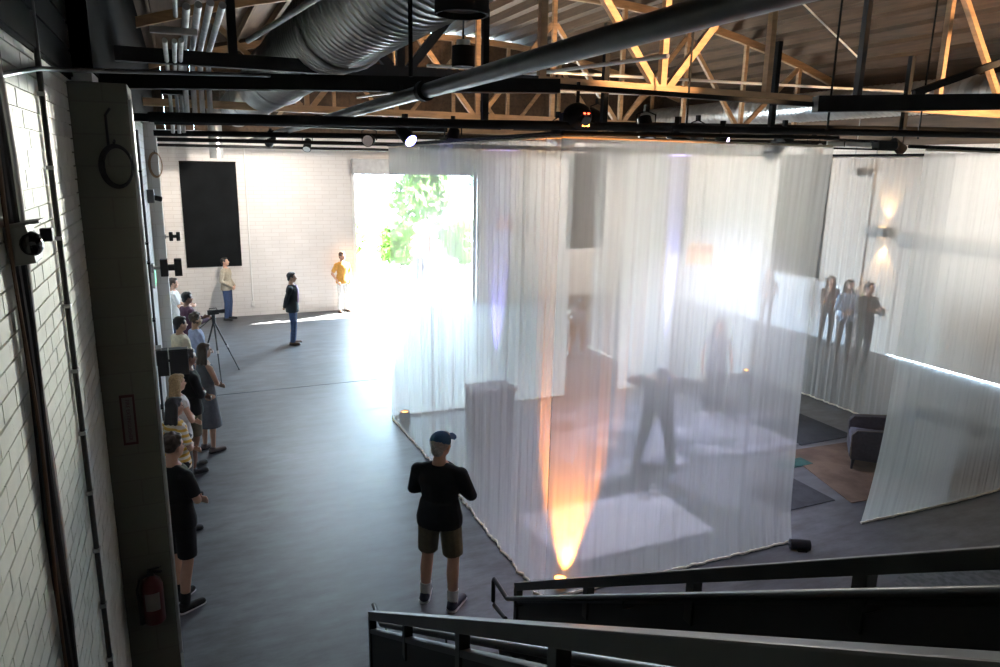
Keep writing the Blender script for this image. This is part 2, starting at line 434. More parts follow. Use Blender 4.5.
for yy in (7.2, 12, 16.5):
    MB().ring((1.52, yy, 5.55), (0, 1, 0), .45, .02).build('joint_band', K['steel'], dt, smooth=True, world=True)
d2 = spiral('spiral_duct', 14.1, 5.75, .33, 5.0, 20.5, 'grey spiral duct along the right eave beneath the roof boards')
solo('drop_duct', MB().cyl((.90, 19.6, 4.3), (.90, 19.6, 5.6), .16, n=18), K['duct'], 'short vertical silver duct by the far left corner', 'duct', smooth=True)
# long iron pipe crossing above the camera to the far wall
ip = thing('long_pipe', 'long grey iron pipe slanting across the top of the view', 'pipe', (1.66, 10, 4.75))
MB().cyl((1.63, 1.6, 4.755), (1.76, 21.0, 4.755), .052, n=18).build('pipe_run', K['pipe'], ip, smooth=True, world=True)
for yy in (5.1, 9.5, 14.5):
    MB().cyl((1.645, yy, 4.755), (1.645, yy + .09, 4.755), .072, n=18).build('coupling', K['blackmetal'], ip, smooth=True, world=True)
MB().cyl((1.645, 5.75, 4.75), (1.645, 5.75, 4.85), .012, n=8).build('hanger', K['blackmetal'], ip, world=True)

# conduits under the roof at the left
for i, (cx, cz) in enumerate(((.14, 5.30), (.22, 5.32), (.30, 5.34), (.38, 5.33), (-.02, 5.16), (.05, 5.16), (.10, 5.17))):
    y0, y1 = ((5.9, 8.6) if i < 4 else (6.6, 9.4))
    solo('conduit', MB().tube([(cx, y0, cz), (cx, (y0 + y1) / 2, cz), (cx, y1, cz), (cx, y1 + .3, cz - .25), (cx, y1 + .4, cz - .6)], .027 if i < 4 else .02, 10), K['conduit'],
         ('leftmost of four fat silver conduits under the roof', 'second of four fat silver conduits under the roof', 'third of four fat silver conduits under the roof', 'fat silver conduit nearest the spiral duct',
          'left thin conduit dropping below the junction strip', 'middle thin conduit dropping below the junction strip', 'right thin conduit dropping below the junction strip')[i], 'conduit', 'silver conduits beneath the roof', smooth=True)
solo('strut_channel', MB().bar((-.12, 6.5, 5.22), (.22, 6.5, 5.22), .05, .05, .004), K['conduit'], 'pale strut channel clamping the thin conduits', 'bracket')
solo('junction_box', MB().box((.06, 9.3, 5.04), (.34, .16, .16), None, .01), K['blackmetal'], 'dark junction box where the thin conduits end', 'electrical box')
solo('conduit', MB().cyl((.06, 4.9, 5.37), (.07, 6.3, 5.30), .018, n=10), K['conduit'], 'single bright conduit above the pale strut channel', 'conduit', 'silver conduits beneath the roof', smooth=True)
solo('conduit', MB().cyl((1.00, 5.5, 5.38), (.74, 8.1, 5.42), .025, n=10), K['conduit'], 'slanting silver conduit left of the round duct', 'conduit', 'silver conduits beneath the roof', smooth=True)
solo('conduit', MB().tube([(-.58, 3.0, 4.50), (-.57, 4.2, 4.66), (-.5, 4.5, 4.69), (.6, 5.2, 4.80)], .012, 8), K['pipe'], 'thin conduit bending off the left wall along the shade-coloured upper wall', 'conduit', 'silver conduits beneath the roof', smooth=True)
# white sprinkler lines among the trusses
pole((3.2, 9.9, 5.55), (13.2, 9.9, 5.72), .022, 'pale sprinkler pipe between first and second truss', 'sprinkler_pipe', 'whitepaint', 'pipe')
pole((4.6, 6.4, 5.35), (4.4, 19.5, 5.9), .022, 'pale sprinkler main running back under the roof', 'sprinkler_pipe', 'whitepaint', 'pipe')
pole((3.6, 11.8, 5.45), (9.4, 11.8, 5.62), .022, 'pale sprinkler pipe behind the red-lit projector', 'sprinkler_pipe', 'whitepaint', 'pipe')
pole((8.2, 8.6, 6.75), (10.3, 9.0, 5.95), .014, 'amber lit thin pipe angled beneath the right roof boards', 'sprinkler_pipe', 'whitepaint', 'pipe')

# stage lamps and projector hung in the grid
def par(label, loc, rz, tilt, lens, r=.09, L=.24, name='stage_lamp', group='lamps hung in the lighting grid'):
    t = thing(name, label, 'lamp', loc, rz, group)
    d = V((0, math.cos(tilt), -math.sin(tilt)))
    MB().cyl(-d * L * .45, d * L * .55, r * .8, r, 20).build('housing', K['blackmetal'], t, smooth=True)
    MB().cyl(d * L * .55, d * L * .56, r * .86, r * .86, 20).build('lens', lens, t)
    MB().tube([(-r - .02, 0, 0), (-r - .02, 0, r + .05), (0, 0, r + .09), (r + .02, 0, r + .05), (r + .02, 0, 0)], .01, 6).build('yoke', K['blackmetal'], t)
    MB().box((0, 0, r + .12), (.05, .06, .08), None, .005).build('clamp', K['blackmetal'], t)
    return t
E_BLUE = emit_mat('lens_blue', (.25, .25, 1, 1), 16); E_DARK = mat('lens_dark', (.05, .05, .06, 1), .1)
E_WARM = emit_mat('lens_warm', (1, .62, .28, 1), 8); E_RED = emit_mat('led_red', (1, .05, .02, 1), 12); E_ORANGE = emit_mat('lens_orange', (1, .32, .05, 1), 14)
par('stage lamp glowing blue-white above the left sheer curtain', (2.62, 9.0, 4.60), R(205), R(35), E_BLUE)
par('unlit stage lamp hung beside the blue one', (3.25, 9.0, 4.60), R(150), R(40), E_DARK)
par('unlit stage lamp above the middle of the front sheer', (5.3, 7.1, 4.58), R(200), R(40), E_DARK)
par('small stage lamp with a pinkish blue glow near the front sheer right end', (5.95, 7.1, 4.60), R(215), R(12), emit_mat('lens_pink', (.7, .5, 1, 1), 14), .05, .14)
pj = thing('projector', 'black projector with red indicator lights above the front corner', 'projector', (3.98, 7.1, 4.78))
MB().ell((0, 0, .0), (.16, .16, .14)).build('housing', K['blackmetal'], pj, smooth=True)
MB().cyl((0, -.1, -.02), (0, -.2, -.06), .055, n=18).build('lens', E_DARK, pj)
MB().box((0.0, -.155, .02), (.018, .02, .016)).build('indicator_light', E_RED, pj)
MB().box((.05, -.152, .02), (.018, .02, .016)).build('indicator_light', E_RED, pj)
MB().box((.03, -.14, -.10), (.07, .03, .02)).build('indicator_strip', E_ORANGE, pj)
MB().cyl((0, 0, .1), (0, 0, .35), .02).build('mount', K['blackmetal'], pj)
for dx in (-.16, .16): MB().box((dx, 0, -.02), (.07, .10, .09), None, .01).build('bracket_arm', K['blackmetal'], pj)
solo('cable_loop', MB().tube([(3.60, 6.2, 4.58), (3.585, 6.2, 4.46), (3.61, 6.2, 4.37), (3.65, 6.2, 4.41), (3.66, 6.2, 4.5), (3.64, 6.2, 4.58)], .008, 6), K['rubber'], 'loop of black cable dangling below the projector', 'cable')
# black drum and can lights near the top edge
dr = thing('drum_light', 'big black drum shaped lamp at the top edge', 'lamp', (1.40, 3.75, 5.0))
MB().lathe((0, 0, 0), ((.125, 0), (.14, 0), (.14, .30), (.125, .30), (.12, .05)), 28, False).build('shade', K['blackmetal'], dr, smooth=True)
MB().cyl((0, 0, .03), (0, 0, .035), .12, n=24).build('diffuser', mat('drum_diffuser', (.08, .08, .08, 1), .4), dr)
MB().cyl((0, 0, .3), (0, 0, 1.6), .012).build('stem', K['blackmetal'], dr)
cn = thing('can_light', 'small black can lamp below the big drum lamp', 'lamp', (2.35, 6.25, 5.08))
MB().cyl((0, 0, 0), (0, 0, .17), .10, n=22).build('can', K['blackmetal'], cn, smooth=True)
MB().cyl((0, 0, .17), (0, 0, .22), .06, n=22).build('cap', K['steel'], cn, smooth=True)
MB().cyl((0, 0, .2), (0, 0, 1.4), .008).build('cable', K['rubber'], cn)
lb = thing('lighting_bar', 'black lighting bar with two pale strips above the right curtain gap', 'light fixture', (6.62, 5.9, 4.49))
MB().bar((-.30, 0, 0), (.62, -.1, 0), .05, .018).build('lower_rail', K['blackmetal'], lb)
MB().bar((-.30, 0, .09), (.62, -.1, .09), .05, .018).build('upper_rail', K['blackmetal'], lb)
MB().bar((-.27, 0, .045), (-.06, -.023, .045), .02, .05).build('light_strip', mat('strip_pale', (.75, .72, .66, 1), .5), lb)
MB().bar((-.03, -.03, .045), (.30, -.065, .045), .02, .05).build('light_strip', mat('strip_pale', (.75, .72, .66, 1), .5), lb)
MB().box((.50, -.08, .05), (.28, .1, .09), None, .01).build('driver_box', K['black'], lb)

# ------------------------------------------------------------------ sheer curtains
def curtain(label, P0, P1, zb, zt, cover, seed, edge0=None, edge1=None, amp=.014, rows=26, pitch=.012, big=.02):
    """cloth from floor point P0 to P1; edge0/edge1(z) slide the two side edges along the panel"""
    P0, P1 = V(P0), V(P1); d = P1 - P0; L = d.length; d.normalize(); nrm = V((-d.y, d.x, 0))
    t = thing('sheer_curtain', label, 'curtain', (P0 + P1) / 2 + V((0, 0, zb)), 0, None)
    rr = random.Random(seed); base = t.location
    waves = [(rr.uniform(2.2, 3.6), rr.uniform(0, 6.3), 1.0), (rr.uniform(5, 7.5), rr.uniform(0, 6.3), .8), (rr.uniform(9, 12), rr.uniform(0, 6.3), .55), (rr.uniform(15, 18), rr.uniform(0, 6.3), .25)]
    n = int(L / pitch); vs = []; uvs = []
    def off(s_, z_):
        g = .55 + .45 * math.sin(s_ * 1.3 + seed) * math.sin(s_ * .57 + 2 * seed)
        fz = .35 + .65 * (1 - (z_ - zb) / (zt - zb))
        o_ = sum(a * math.sin(2 * PI * f * s_ + p + .25 * math.sin(z_ * 1.1 + p)) for f, p, a in waves) * amp * g * (.7 + .5 * fz)
        return o_ + big * math.sin(s_ * 1.1 + seed + z_ * .5) * (1 - (z_ - zb) / (zt - zb))
    def pt(i, k):
        z_ = zb + (zt - zb) * k / rows; u = i / n
        e0 = edge0(z_) if edge0 else 0; e1 = edge1(z_) if edge1 else 0
        s_ = u * L
        pos = P0 + d * (e0 + u * (L + e1 - e0)) + nrm * off(s_, z_)
        return V((pos.x, pos.y, z_))
    for k in range(rows + 1):
        for i in range(n + 1):
            vs.append(pt(i, k) - base); uvs.append((i / n * L + seed * 7.3, (zb + (zt - zb) * k / rows)))
    w = n + 1
    fs = [(k * w + i, k * w + i + 1, (k + 1) * w + i + 1, (k + 1) * w + i) for k in range(rows) for i in range(n)]
    me = bpy.data.meshes.new('cloth_panel'); me.from_pydata([tuple(v) for v in vs], [], fs)
    ul = me.uv_layers.new(name='cloth')
    for lp in me.loops: ul.data[lp.index].uv = uvs[lp.vertex_index]
    for p in me.polygons: p.use_smooth = True
    me.materials.append(SH[cover]); o = bpy.data.objects.new('cloth_panel', me); COL.objects.link(o); o.parent = t
    MB().tube([pt(i, 0) - base + V((0, 0, -.012)) for i in range(0, n + 1, 3)], .016, 6).build('weighted_hem', HEM, t, smooth=True)
    MB().tube([pt(i, rows) - base for i in range(0, n + 1, 4)], .012, 5).build('heading_tape', HEM, t, smooth=True)
    return t
SH = {'a': sheer_mat('voile', .365), 'd': sheer_mat('voile_left', .44), 'b': sheer_mat('voile_dense', .50), 'c': sheer_mat('voile_light', .36)}
HEM = mat('hem_cloth', (.84, .77, .64, 1), .9, var=.1)
curtain('long sheer curtain along the left side of the curtained room', (3.06, 5.71, 0), (3.06, 11.46, 0), .03, 4.5, 'd', 1, amp=.016, pitch=.010)
curtain('front sheer curtain nearest the stair rail, glowing orange at its corner', (3.05, 5.70, 0), (6.24, 5.70, 0), .03, 4.5, 'a', 2,
        edge0=lambda z: .0, edge1=lambda z: (.0 if z > 1.2 else 0) + .0 - .05 * math.sin(min(1, max(0, z / 4.5)) * PI) + (.06 * (1 - z / .4) if z < .4 else 0), amp=.007, pitch=.010)
curtain('right front sheer curtain sweeping aside past the armchair', (7.43, 5.70, 0), (11.4, 5.70, 0), .03, 4.5, 'd', 3,
        edge0=lambda z: .0 + .17 * (1 - (1 - min(1, z / 1.7)) ** 2), amp=.007, pitch=.010, big=.04)
curtain('rear sheer curtain panel left of the back gap', (3.10, 11.5, 0), (6.42, 11.5, 0), .03, 4.5, 'b', 4)
curtain('rear sheer curtain panel right of the back gap', (7.56, 11.5, 0), (10.84, 11.5, 0), .03, 4.5, 'b', 5)
curtain('right side sheer curtain running toward the armchair', (10.86, 11.46, 0), (10.86, 7.6, 0), .03, 4.5, 'a', 6)
curtain('sheer curtain of the passage behind the curtained room', (8.77, 14.66, 0), (8.77, 11.65, 0), .03, 4.5, 'b', 8)

# ------------------------------------------------------------------ floor LED uplights
def uplight(label, loc, lens, col, energy, target, size=26, ):
    t = thing('floor_uplight', label, 'light', loc, 0, 'floor uplights by the curtains')
    MB().box((0, 0, .02), (.16, .14, .04), None, .008).build('base', K['black'], t)
    MB().lathe((0, 0, .05), ((.05, 0), (.075, .03), (.08, .12), (.065, .12), (.06, .10)), 20, False).build('housing', K['black'], t, smooth=True)
    MB().cyl((0, 0, .145), (0, 0, .15), .062, n=18).build('lens', lens, t)
    for sx in (-1, 1): MB().box((sx * .088, 0, .09), (.01, .03, .12)).build('bracket', K['black'], t)
    if energy: spot('uplight_beam', V(loc) + V((0, 0, .17)), target, energy, col, size, .6, .04, t)
    return t
ORG, VIO = (1, .30, .03), (.28, .24, 1)
uplight('orange uplight at the front corner inside the curtain', (3.27, 5.805, 0), E_ORANGE, ORG, 2300, (3.30, 5.71, .85), 38)
uplight('violet uplight against the rear curtain behind the bent figure', (8.66, 11.36, 0), E_BLUE, VIO, 9000, (8.67, 11.48, 2.0), 9)
uplight('violet uplight hidden behind the dark box', (4.98, 11.30, 0), E_BLUE, VIO, 4000, (5.0, 11.49, 2.0), 12)
uplight('small uplight with orange spark in the rear right corner', (10.62, 11.30, 0), E_ORANGE, ORG, 0, None)
uplight('orange uplight at the far end of the left curtain', (3.22, 11.28, 0), E_ORANGE, ORG, 300, (3.08, 11.46, 2.0), 20)
t_ = thing('floor_can', 'black stage lamp lying on the floor at the front curtain right end', 'lamp', (6.24, 5.52, 0), R(60))
MB().cyl((0, -.11, .062), (0, .11, .062), .06, n=20).build('housing', K['black'], t_, smooth=True)
MB().cyl((0, .11, .062), (0, .115, .062), .05, n=18).build('lens', E_DARK, t_)
MB().box((0, -.02, .01), (.14, .1, .02), None, .004).build('foot', K['black'], t_)

# ------------------------------------------------------------------ rugs, box, armchair
def rug_mat(name, c1, c2, scale, kind='vor'):
    m = mat(name, c1, .95, var=.1, scale=30, bump=.4)
    N = m.node_tree.nodes; L = m.node_tree.links; b = N['Principled BSDF']
    tc = [n for n in N if n.type == 'TEX_COORD'][0]
    if kind == 'vor':
        nz = N.new('ShaderNodeTexVoronoi'); nz.feature = 'SMOOTH_F1'; out = nz.outputs['Distance']
    elif kind == 'wave':
        nz = N.new('ShaderNodeTexWave'); out = nz.outputs['Fac']; nz.inputs['Distortion'].default_value = 6
    else:
        nz = N.new('ShaderNodeTexNoise'); out = nz.outputs['Fac']; nz.inputs['Detail'].default_value = 6
    nz.inputs['Scale'].default_value = scale
    L.new(tc.outputs['Object'], nz.inputs['Vector'])
    rp = N.new('ShaderNodeValToRGB'); rp.color_ramp.elements[0].position = .38; rp.color_ramp.elements[1].position = .58
    rp.color_ramp.elements[0].color = c1; rp.color_ramp.elements[1].color = c2
    L.new(out, rp.inputs[0]); L.new(rp.outputs[0], b.inputs['Base Color']); return m
def rug(pts, th, m, label, z0=0):
    mb = MB(); n = len(pts)
    mb.rings([[V((x, y, z0)) for x, y in pts], [V((x, y, z0 + th)) for x, y in pts]])
    return solo('rug', mb, m, label, 'rug')
rug([(4.9, 8.0), (9.45, 8.0), (9.45, 11.0), (4.9, 11.0)], .010, rug_mat('rug_pattern', (.045, .05, .06, 1), (.21, .21, .23, 1), 1.7, 'noise'), 'large mottled dark rug with pale patches under the bent figure')
rug([(3.55, 6.22), (5.62, 6.22), (5.62, 7.45), (3.55, 7.45)], .012, rug_mat('rug_pale', (.30, .30, .31, 1), (.38, .375, .38, 1), 9, 'noise'), 'pale ribbed rug just inside the front sheer curtain')
rug([(7.8, 6.16), (10.1, 6.0), (10.1, 7.75), (8.3, 7.85)], .009, rug_mat('rug_tan', (.075, .045, .028, 1), (.13, .085, .055, 1), 2.2, 'noise'), 'faded tan rug under the armchair')
rug([(8.75, 7.95), (9.9, 7.95), (9.9, 9.1), (8.75, 9.1)], .013, rug_mat('rug_charcoal', (.020, .023, .026, 1), (.028, .032, .036, 1), 4, 'noise'), 'charcoal rug beyond the tan rug')
rug([(6.75, 6.30), (7.66, 6.30), (7.66, 7.02), (6.75, 7.02)], .011, rug_mat('rug_slate', (.022, .022, .026, 1), (.035, .035, .04, 1), 5, 'noise'), 'dark slate rug in front of the tan rug')
rug([(7.8, 7.32), (8.34, 7.32), (8.34, 7.56), (7.8, 7.56)], .014, rug_mat('rug_green', (.012, .05, .042, 1), (.02, .08, .065, 1), 9, 'noise'), 'small dark green mat on the edge of the tan rug')
rug([(7.2 + 1.0 * math.cos(a * PI / 24), 3.85 + .9 * math.sin(a * PI / 24)) for a in range(48)], .012, rug_mat('rug_round', (.06, .065, .06, 1), (.11, .115, .11, 1), 14, 'noise'), 'round grey rug seen through the lower railing gap')
bx = thing('storage_box', 'dark grey box standing inside the left sheer curtain', 'box', (4.33, 10.2, 0))
bm_ = mat('box_grey', (.16, .155, .16, 1), .7, var=.1)
MB().box((0, 0, .39), (.70, .42, .72), None, .015).build('body', bm_, bx)
MB().box((0, 0, .78), (.74, .46, .07), None, .012).build('lid', mat('box_lid', (.20, .195, .20, 1), .7), bx)
for sx in (-.28, .28):
    for sy in (-.14, .14): MB().box((sx, sy, .016), (.06, .06, .03)).build('foot', K['black'], bx)
# armchair: facing the curtained room (its left), seen from the side
ac = thing('armchair', 'grey upholstered tub armchair standing on the tan rug', 'armchair', (9.2, 7.0, .009), R(44))
AU = cloth('chair_grey', 74, 72, 80); AP = cloth('chair_piping', 104, 98, 92)
# local: +y is the front (open) side, swung so the arm shows to the camera
def arm(sx):
    mb = MB(); pr_ = [(-.36, .16), (.34, .16), (.36, .52), (.30, .60), (-.30, .66), (-.38, .6)]
    mb.rings([[V((sx * .30, y, z)) for y, z in pr_], [V((sx * .40, y, z)) for y, z in pr_]])
    return mb
for sx in (-1, 1): 
    a_ = arm(sx).build('arm', AU, ac)
    MB().tube([(sx * .40, .345, .17), (sx * .40, .36, .52), (sx * .40, .30, .60), (sx * .40, -.30, .66)], .009, 6).build('piping', AP, a_)
MB().box((0, -.36, .46), (.80, .12, .56), Euler((R(-6), 0, 0)), .04).build('backrest', AU, ac, smooth=True)
MB().box((0, .02, .24), (.62, .68, .16), None, .02).build('seat_base', AU, ac)
MB().box((0, .05, .37), (.59, .60, .14), None, .05).build('seat_cushion', cloth('chair_seat', 96, 96, 112), ac, smooth=True)
for sx in (-.34, .34):
    for sy in (-.33, .30): MB().cyl((sx, sy, .16), (sx * 1.03, sy * 1.03, 0), .028, .016, 12).build('leg', K['black'], ac, smooth=True)
# long dark bench behind the right curtain
be = thing('low_bench', 'long dark low bench seen through the right sheer curtain', 'bench', (11.3, 7.25, 0), R(92))
MB().box((0, 0, .30), (1.75, .42, .12), None, .03).build('seat', cloth('bench', 52, 50, 54), be, smooth=True)
for sx in (-.75, .75):
    MB().box((sx, 0, .12), (.06, .36, .24), None, .006).build('leg', K['black'], be)
bo = thing('bolster', 'dark rolled bolster on the floor at the far right', 'bolster', (11.25, 6.1, 0))
MB().caps((-.25, 0, .1), (.25, .05, .1), .1, .1).build('roll', cloth('bench', 52, 50, 54), bo, smooth=True)
# pendant lamps
def pendant(label, loc, s=1.0, e=22):
    t = thing('pendant_lamp', label, 'lamp', loc, 0, 'drum pendant lamps')
    MB().lathe((0, 0, 0), ((.185 * s, 0), (.165 * s, .27 * s), (.160 * s, .27 * s), (.18 * s, 0)), 28, False).build('shade', SHADE, t, smooth=True)
    MB().cyl((0, 0, .25 * s), (0, 0, 4.75 - loc[2]), .006, n=6).build('cord', K['rubber'], t)
    MB().ell((0, 0, .12 * s), (.035, .035, .05)).build('bulb', E_BULB, t, smooth=True)
    MB().cyl((0, 0, .17 * s), (0, 0, .25 * s), .02, n=10).build('socket', K['black'], t)
    point('pendant_glow', V(loc) + V((0, 0, .05 * s)), e, (1, .60, .28), .04, t)
    return t
SHADE = bpy.data.materials.new('lamp_shade'); SHADE.use_nodes = True
_n = SHADE.node_tree.nodes; _l = SHADE.node_tree.links; _n.remove(_n['Principled BSDF'])
_d = _n.new('ShaderNodeBsdfDiffuse'); _t = _n.new('ShaderNodeBsdfTranslucent'); _x = _n.new('ShaderNodeMixShader'); _x.inputs[0].default_value = .55
_d.inputs[0].default_value = (.85, .78, .66, 1); _t.inputs[0].default_value = (.85, .74, .58, 1)
_l.new(_d.outputs[0], _x.inputs[1]); _l.new(_t.outputs[0], _x.inputs[2]); _l.new(_x.outputs[0], _n['Material Output'].inputs[0])
E_BULB = emit_mat('bulb_warm', (1, .66, .32, 1), 14)
pendant('large drum pendant lamp hanging inside the front sheer curtain', (6.54, 8.05, 2.97), 1.0, 9)
pendant('smaller looking pendant lamp glimpsed through the left sheer curtain', (5.45, 12.3, 3.1), .9, 5)

# ------------------------------------------------------------------ stair with solid guards
st = thing('staircase', 'dark steel stair descending to the concrete floor', 'stairs', (1.66, 4.7, 0), -math.atan(.051))
tr = MB(); RI, TR = .176, .2812
for i in range(15):
    tr.bb((-.54, -TR * (i + 1) + .27, RI * (i + 1) - .04), (.54, -TR * i + .30, RI * (i + 1)), .004)
tr.build('treads', K['railblack'], st)
rs_ = MB()
for i in range(15): rs_.bb((-.54, -TR * i + .285, RI * i), (.54, -TR * i + .30, RI * (i + 1) - .04))
rs_.build('risers', K['panelblack'], st)
for sx in (-1, 1):
    MB().bar((sx * .555, .25, -.02 + .18), (sx * .555, -4.1, .18 + .626 * 4.33), .03, .30).build('stringer', K['panelblack'], st)
def guard(sx, label):
    t = thing('stair_guard', label, 'railing', (1.66, 4.7, 0), -math.atan(.051), None)
    X = sx * .585
    z = lambda y: 1.0 - .626 * y
    MB().bar((X, .0, z(0) - .03), (X, -4.45, z(-4.45) - .03), .05, .062, .006).build('top_rail', K['railblack'], t)
    for y in (-.02, -1.165, -2.2, -3.12, -3.95):
        MB().bb((X - .025, y - .03, z(y) - .28), (X + .025, y + .03, z(y) - .05), .003).build('post', K['railblack'], t)
    MB().bar((X, .01, z(0) - .165), (X, -4.45, z(-4.45) - .165), .045, .03, .004).build('lower_rail', K['railblack'], t)
    p = [(.0, z(0) - .17), (-4.45, z(-4.45) - .17), (-4.45, z(-4.45) - 1.15), (-1.4, .0), (.0, .0)]
    pb = MB(); pb.rings([[V((X - .012, y, zz)) for y, zz in p], [V((X + .012, y, zz)) for y, zz in p]])
    pb.build('guard_panel', K['panelblack'], t)
    MB().bb((X - .025, -.045, 0), (X + .025, .015, z(0) - .05), .003).build('newel_post', K['railblack'], t)
    # inner handrail with its level extension and return
    xi = X - sx * .075
    zz = lambda y: .875 - .626 * y
    pts = [(xi, -4.4, zz(-4.4)), (xi, .02, zz(.02)), (xi, .05, zz(.03)), (xi, .33, zz(.03) - (0.0 if sx > 0 else .02))]
    if sx > 0: pts += [(xi, .35, zz(.03) - .03), (xi, .35, zz(.03) - .22), (xi, .32, zz(.03) - .24), (xi, .06, zz(.03) - .20)]
    h = MB().tube(pts, .019, 10).build('handrail', K['railblack'], t, smooth=True)
    for y in (-.15, -1.7, -3.2):
        MB().tube([(xi, y, zz(y) - .015), (xi, y, zz(y) - .07), (X, y, zz(y) - .07)], .008, 6).build('bracket', K['railblack'], h)
    return t
guard(-1, 'left stair guard with solid dark panel, nearest the camera')
guard(1, 'right stair guard beside the sheer curtains, handrail looping at its foot')
mz = MB().bb((XN - .3, YB, 2.50), (7.5, .38, 2.66)); struct('floor_mezzanine', mz, K['railblack'])

# ------------------------------------------------------------------ things on the left walls and piers
for i, (dy, dx, c, nm, lb_) in enumerate(((-.05, .0, K['black'], .016, 'thick black cable'), (-.015, .012, K['rubber'], .014, 'second black cable'), (.02, .004, mat('cable_red', (.22, .02, .015, 1), .5), .008, 'thin red cable'),
                             (.045, .016, K['steel'], .010, 'thin silver cable'), (.075, .004, K['black'], .013, 'outer black cable'), (-.09, .004, mat('cable_brown', (.10, .05, .02, 1), .5), .007, 'thin brown cable'))):
    pts = []
    for k in range(24):
        zz_ = 5.3 - k * .21
        pts.append((XN + .022 + dx + .006 * math.sin(k * .9 + i), 3.12 + dy + .10 * math.sin(k * .16 + .2) + .014 * math.sin(k * .5 + i * 1.7), zz_))
    solo('cable', MB().tube(pts, nm, 7), c, lb_ + ' in the bundle running down the left brick wall', 'cable', 'cable bundle on the left wall', smooth=True)
wc_ = thing('wall_conduit', 'thin dark conduit strapped down the left brick wall', 'conduit', (XN + .02, 4.28, .3))
MB().cyl((XN + .02, 4.28, .3), (XN + .02, 4.28, 5.0), .014, n=10).build('pipe_run', mat('conduit_dark', (.06, .06, .055, 1), .5), wc_, smooth=True, world=True)
MB().cyl((XN + .018, 4.335, .3), (XN + .018, 4.335, 4.7), .006, n=8).build('wire', K['steel'], wc_, smooth=True, world=True)
for k in range(12): MB().box((XN + .02, 4.28, .7 + k * .35), (.036, .05, .02), None, .004).build('strap', K['steel'], wc_, world=True)
sc = thing('security_camera', 'pale box security camera with black dome on the left brick wall', 'security camera', (XN, 3.2, 3.86)); sc.scale = (.85, .85, .85)
cb_ = mat('camera_shell', (.15, .15, .135, 1), .5)
MB().box((.05, 0, .085), (.10, .17, .17), Euler((0, R(-8), 0)), .012).build('housing', cb_, sc)
MB().box((.075, 0, .178), (.13, .18, .012), Euler((0, R(-8), 0)), .004).build('sun_visor', cb_, sc)
MB().ell((.095, -.055, .09), (.048, .060, .055)).build('dome', mat('dome_black', (.008, .008, .008, 1), .12), sc, smooth=True)
MB().box((.135, .10, .115), (.05, .05, .06), None, .008).build('infrared_lamp', K['black'], sc)
MB().cyl((.08, .06, .10), (.13, .10, .115), .012).build('arm', K['black'], sc)
# fire extinguisher, sign and coil on the pier
fe = thing('fire_extinguisher', 'red fire extinguisher hung on the dark pier', 'fire extinguisher', (-.405, 5.36, .90))
RED = mat('extinguisher_red', (.085, .006, .006, 1), .35)
MB().lathe((0, 0, 0), ((.05, 0), (.072, .012), (.075, .03), (.075, .30), (.06, .345), (.03, .37), (.025, .39)), 24).build('cylinder', RED, fe, smooth=True)
MB().box((0, 0, .405), (.045, .05, .04), None, .006).build('valve', K['black'], fe)
MB().bar((0, .0, .43), (.07, -.06, .47), .02, .012).build('lever', K['black'], fe)
MB().bar((0, .0, .415), (.075, -.05, .425), .02, .012).build('handle', K['black'], fe)
MB().tube([(-.02, -.02, .40), (-.075, -.03, .38), (-.095, -.03, .30), (-.09, -.03, .18), (-.085, -.03, .08)], .011, 8).build('hose', K['rubber'], fe, smooth=True)
MB().cyl((-.085, -.03, .08), (-.082, -.03, .02), .014, .02, 10).build('nozzle', K['black'], fe)
lbm = MB(); rs = []
for a in range(-5, 6):
    t = R(-90 + a * 8); rs.append((math.cos(t) * .0765, math.sin(t) * .0765))
for i in range(10):
    (x0, y0), (x1, y1) = rs[i], rs[i + 1]
    lbm.add([(x0, y0, .13), (x1, y1, .13), (x1, y1, .27), (x0, y0, .27)], [(0, 1, 2, 3)])
lbm.build('paper_label', mat('label_paper', (.20, .18, .17, 1), .7), fe)
MB().box((0, .085, .22), (.05, .02, .34), None, .004).build('wall_hook', K['black'], fe)
sg = thing('extinguisher_sign', 'upright red bordered sign on the dark pier above the extinguisher', 'sign', (-.448, 5.446, 2.28))
SR = mat('sign_red', (.05, .009, .008, 1), .5)
MB().box((0, 0, .18), (.095, .006, .37), None, .002).build('border', SR, sg)
MB().box((0, -.004, .18), (.066, .004, .33)).build('plate', mat('sign_plate', (.13, .12, .11, 1), .5), sg)
def text(body, size, m, parent, loc, rot, name='lettering', spacing=1.0):
    cu = bpy.data.curves.new(name, 'FONT'); cu.body = body; cu.size = size; cu.align_x = 'CENTER'; cu.align_y = 'CENTER'; cu.extrude = .0008; cu.space_line = spacing
    tmp = bpy.data.objects.new('tmp', cu); COL.objects.link(tmp)
    dg = bpy.context.evaluated_depsgraph_get(); me = bpy.data.meshes.new_from_object(tmp.evaluated_get(dg))
    bpy.data.objects.remove(tmp); me.materials.clear(); me.materials.append(m)
    o = bpy.data.objects.new(name, me); COL.objects.link(o); o.parent = parent; o.location = loc; o.rotation_euler = rot; return o
text('FIRE EXTINGUISHER', .034, SR, sg, (0, -.0075, .18), (R(90), R(90), 0))
def coil(label, c, rx_, rz_, m, axis=(0, 1, 0)):
    t = thing('cable_coil', label, 'cable', c)
    for k in range(4):
        MB().ring((.004 * k, -.012 - .006 * k, 0), axis, 1, .009, 30, 6, rx_ * (1 - .04 * k), rz_ * (1 - .03 * k)).build('loop', m, t, smooth=True)
    MB().tube([(0, .03, rz_ + .03), (0, -.03, rz_ + .0), (0, -.035, rz_ + .02)], .008, 6).build('hook', K['black'], t)
    return t
coil('coil of black cable hung on the dark pier', (-.365, 5.425, 4.20), .095, .135, K['rubber'])
coil('coil of tan cable hung on the far pale pier', (-.33, 13.33, 4.16), .10, .20, mat('cable_tan', (.34, .22, .13, 1), .6))
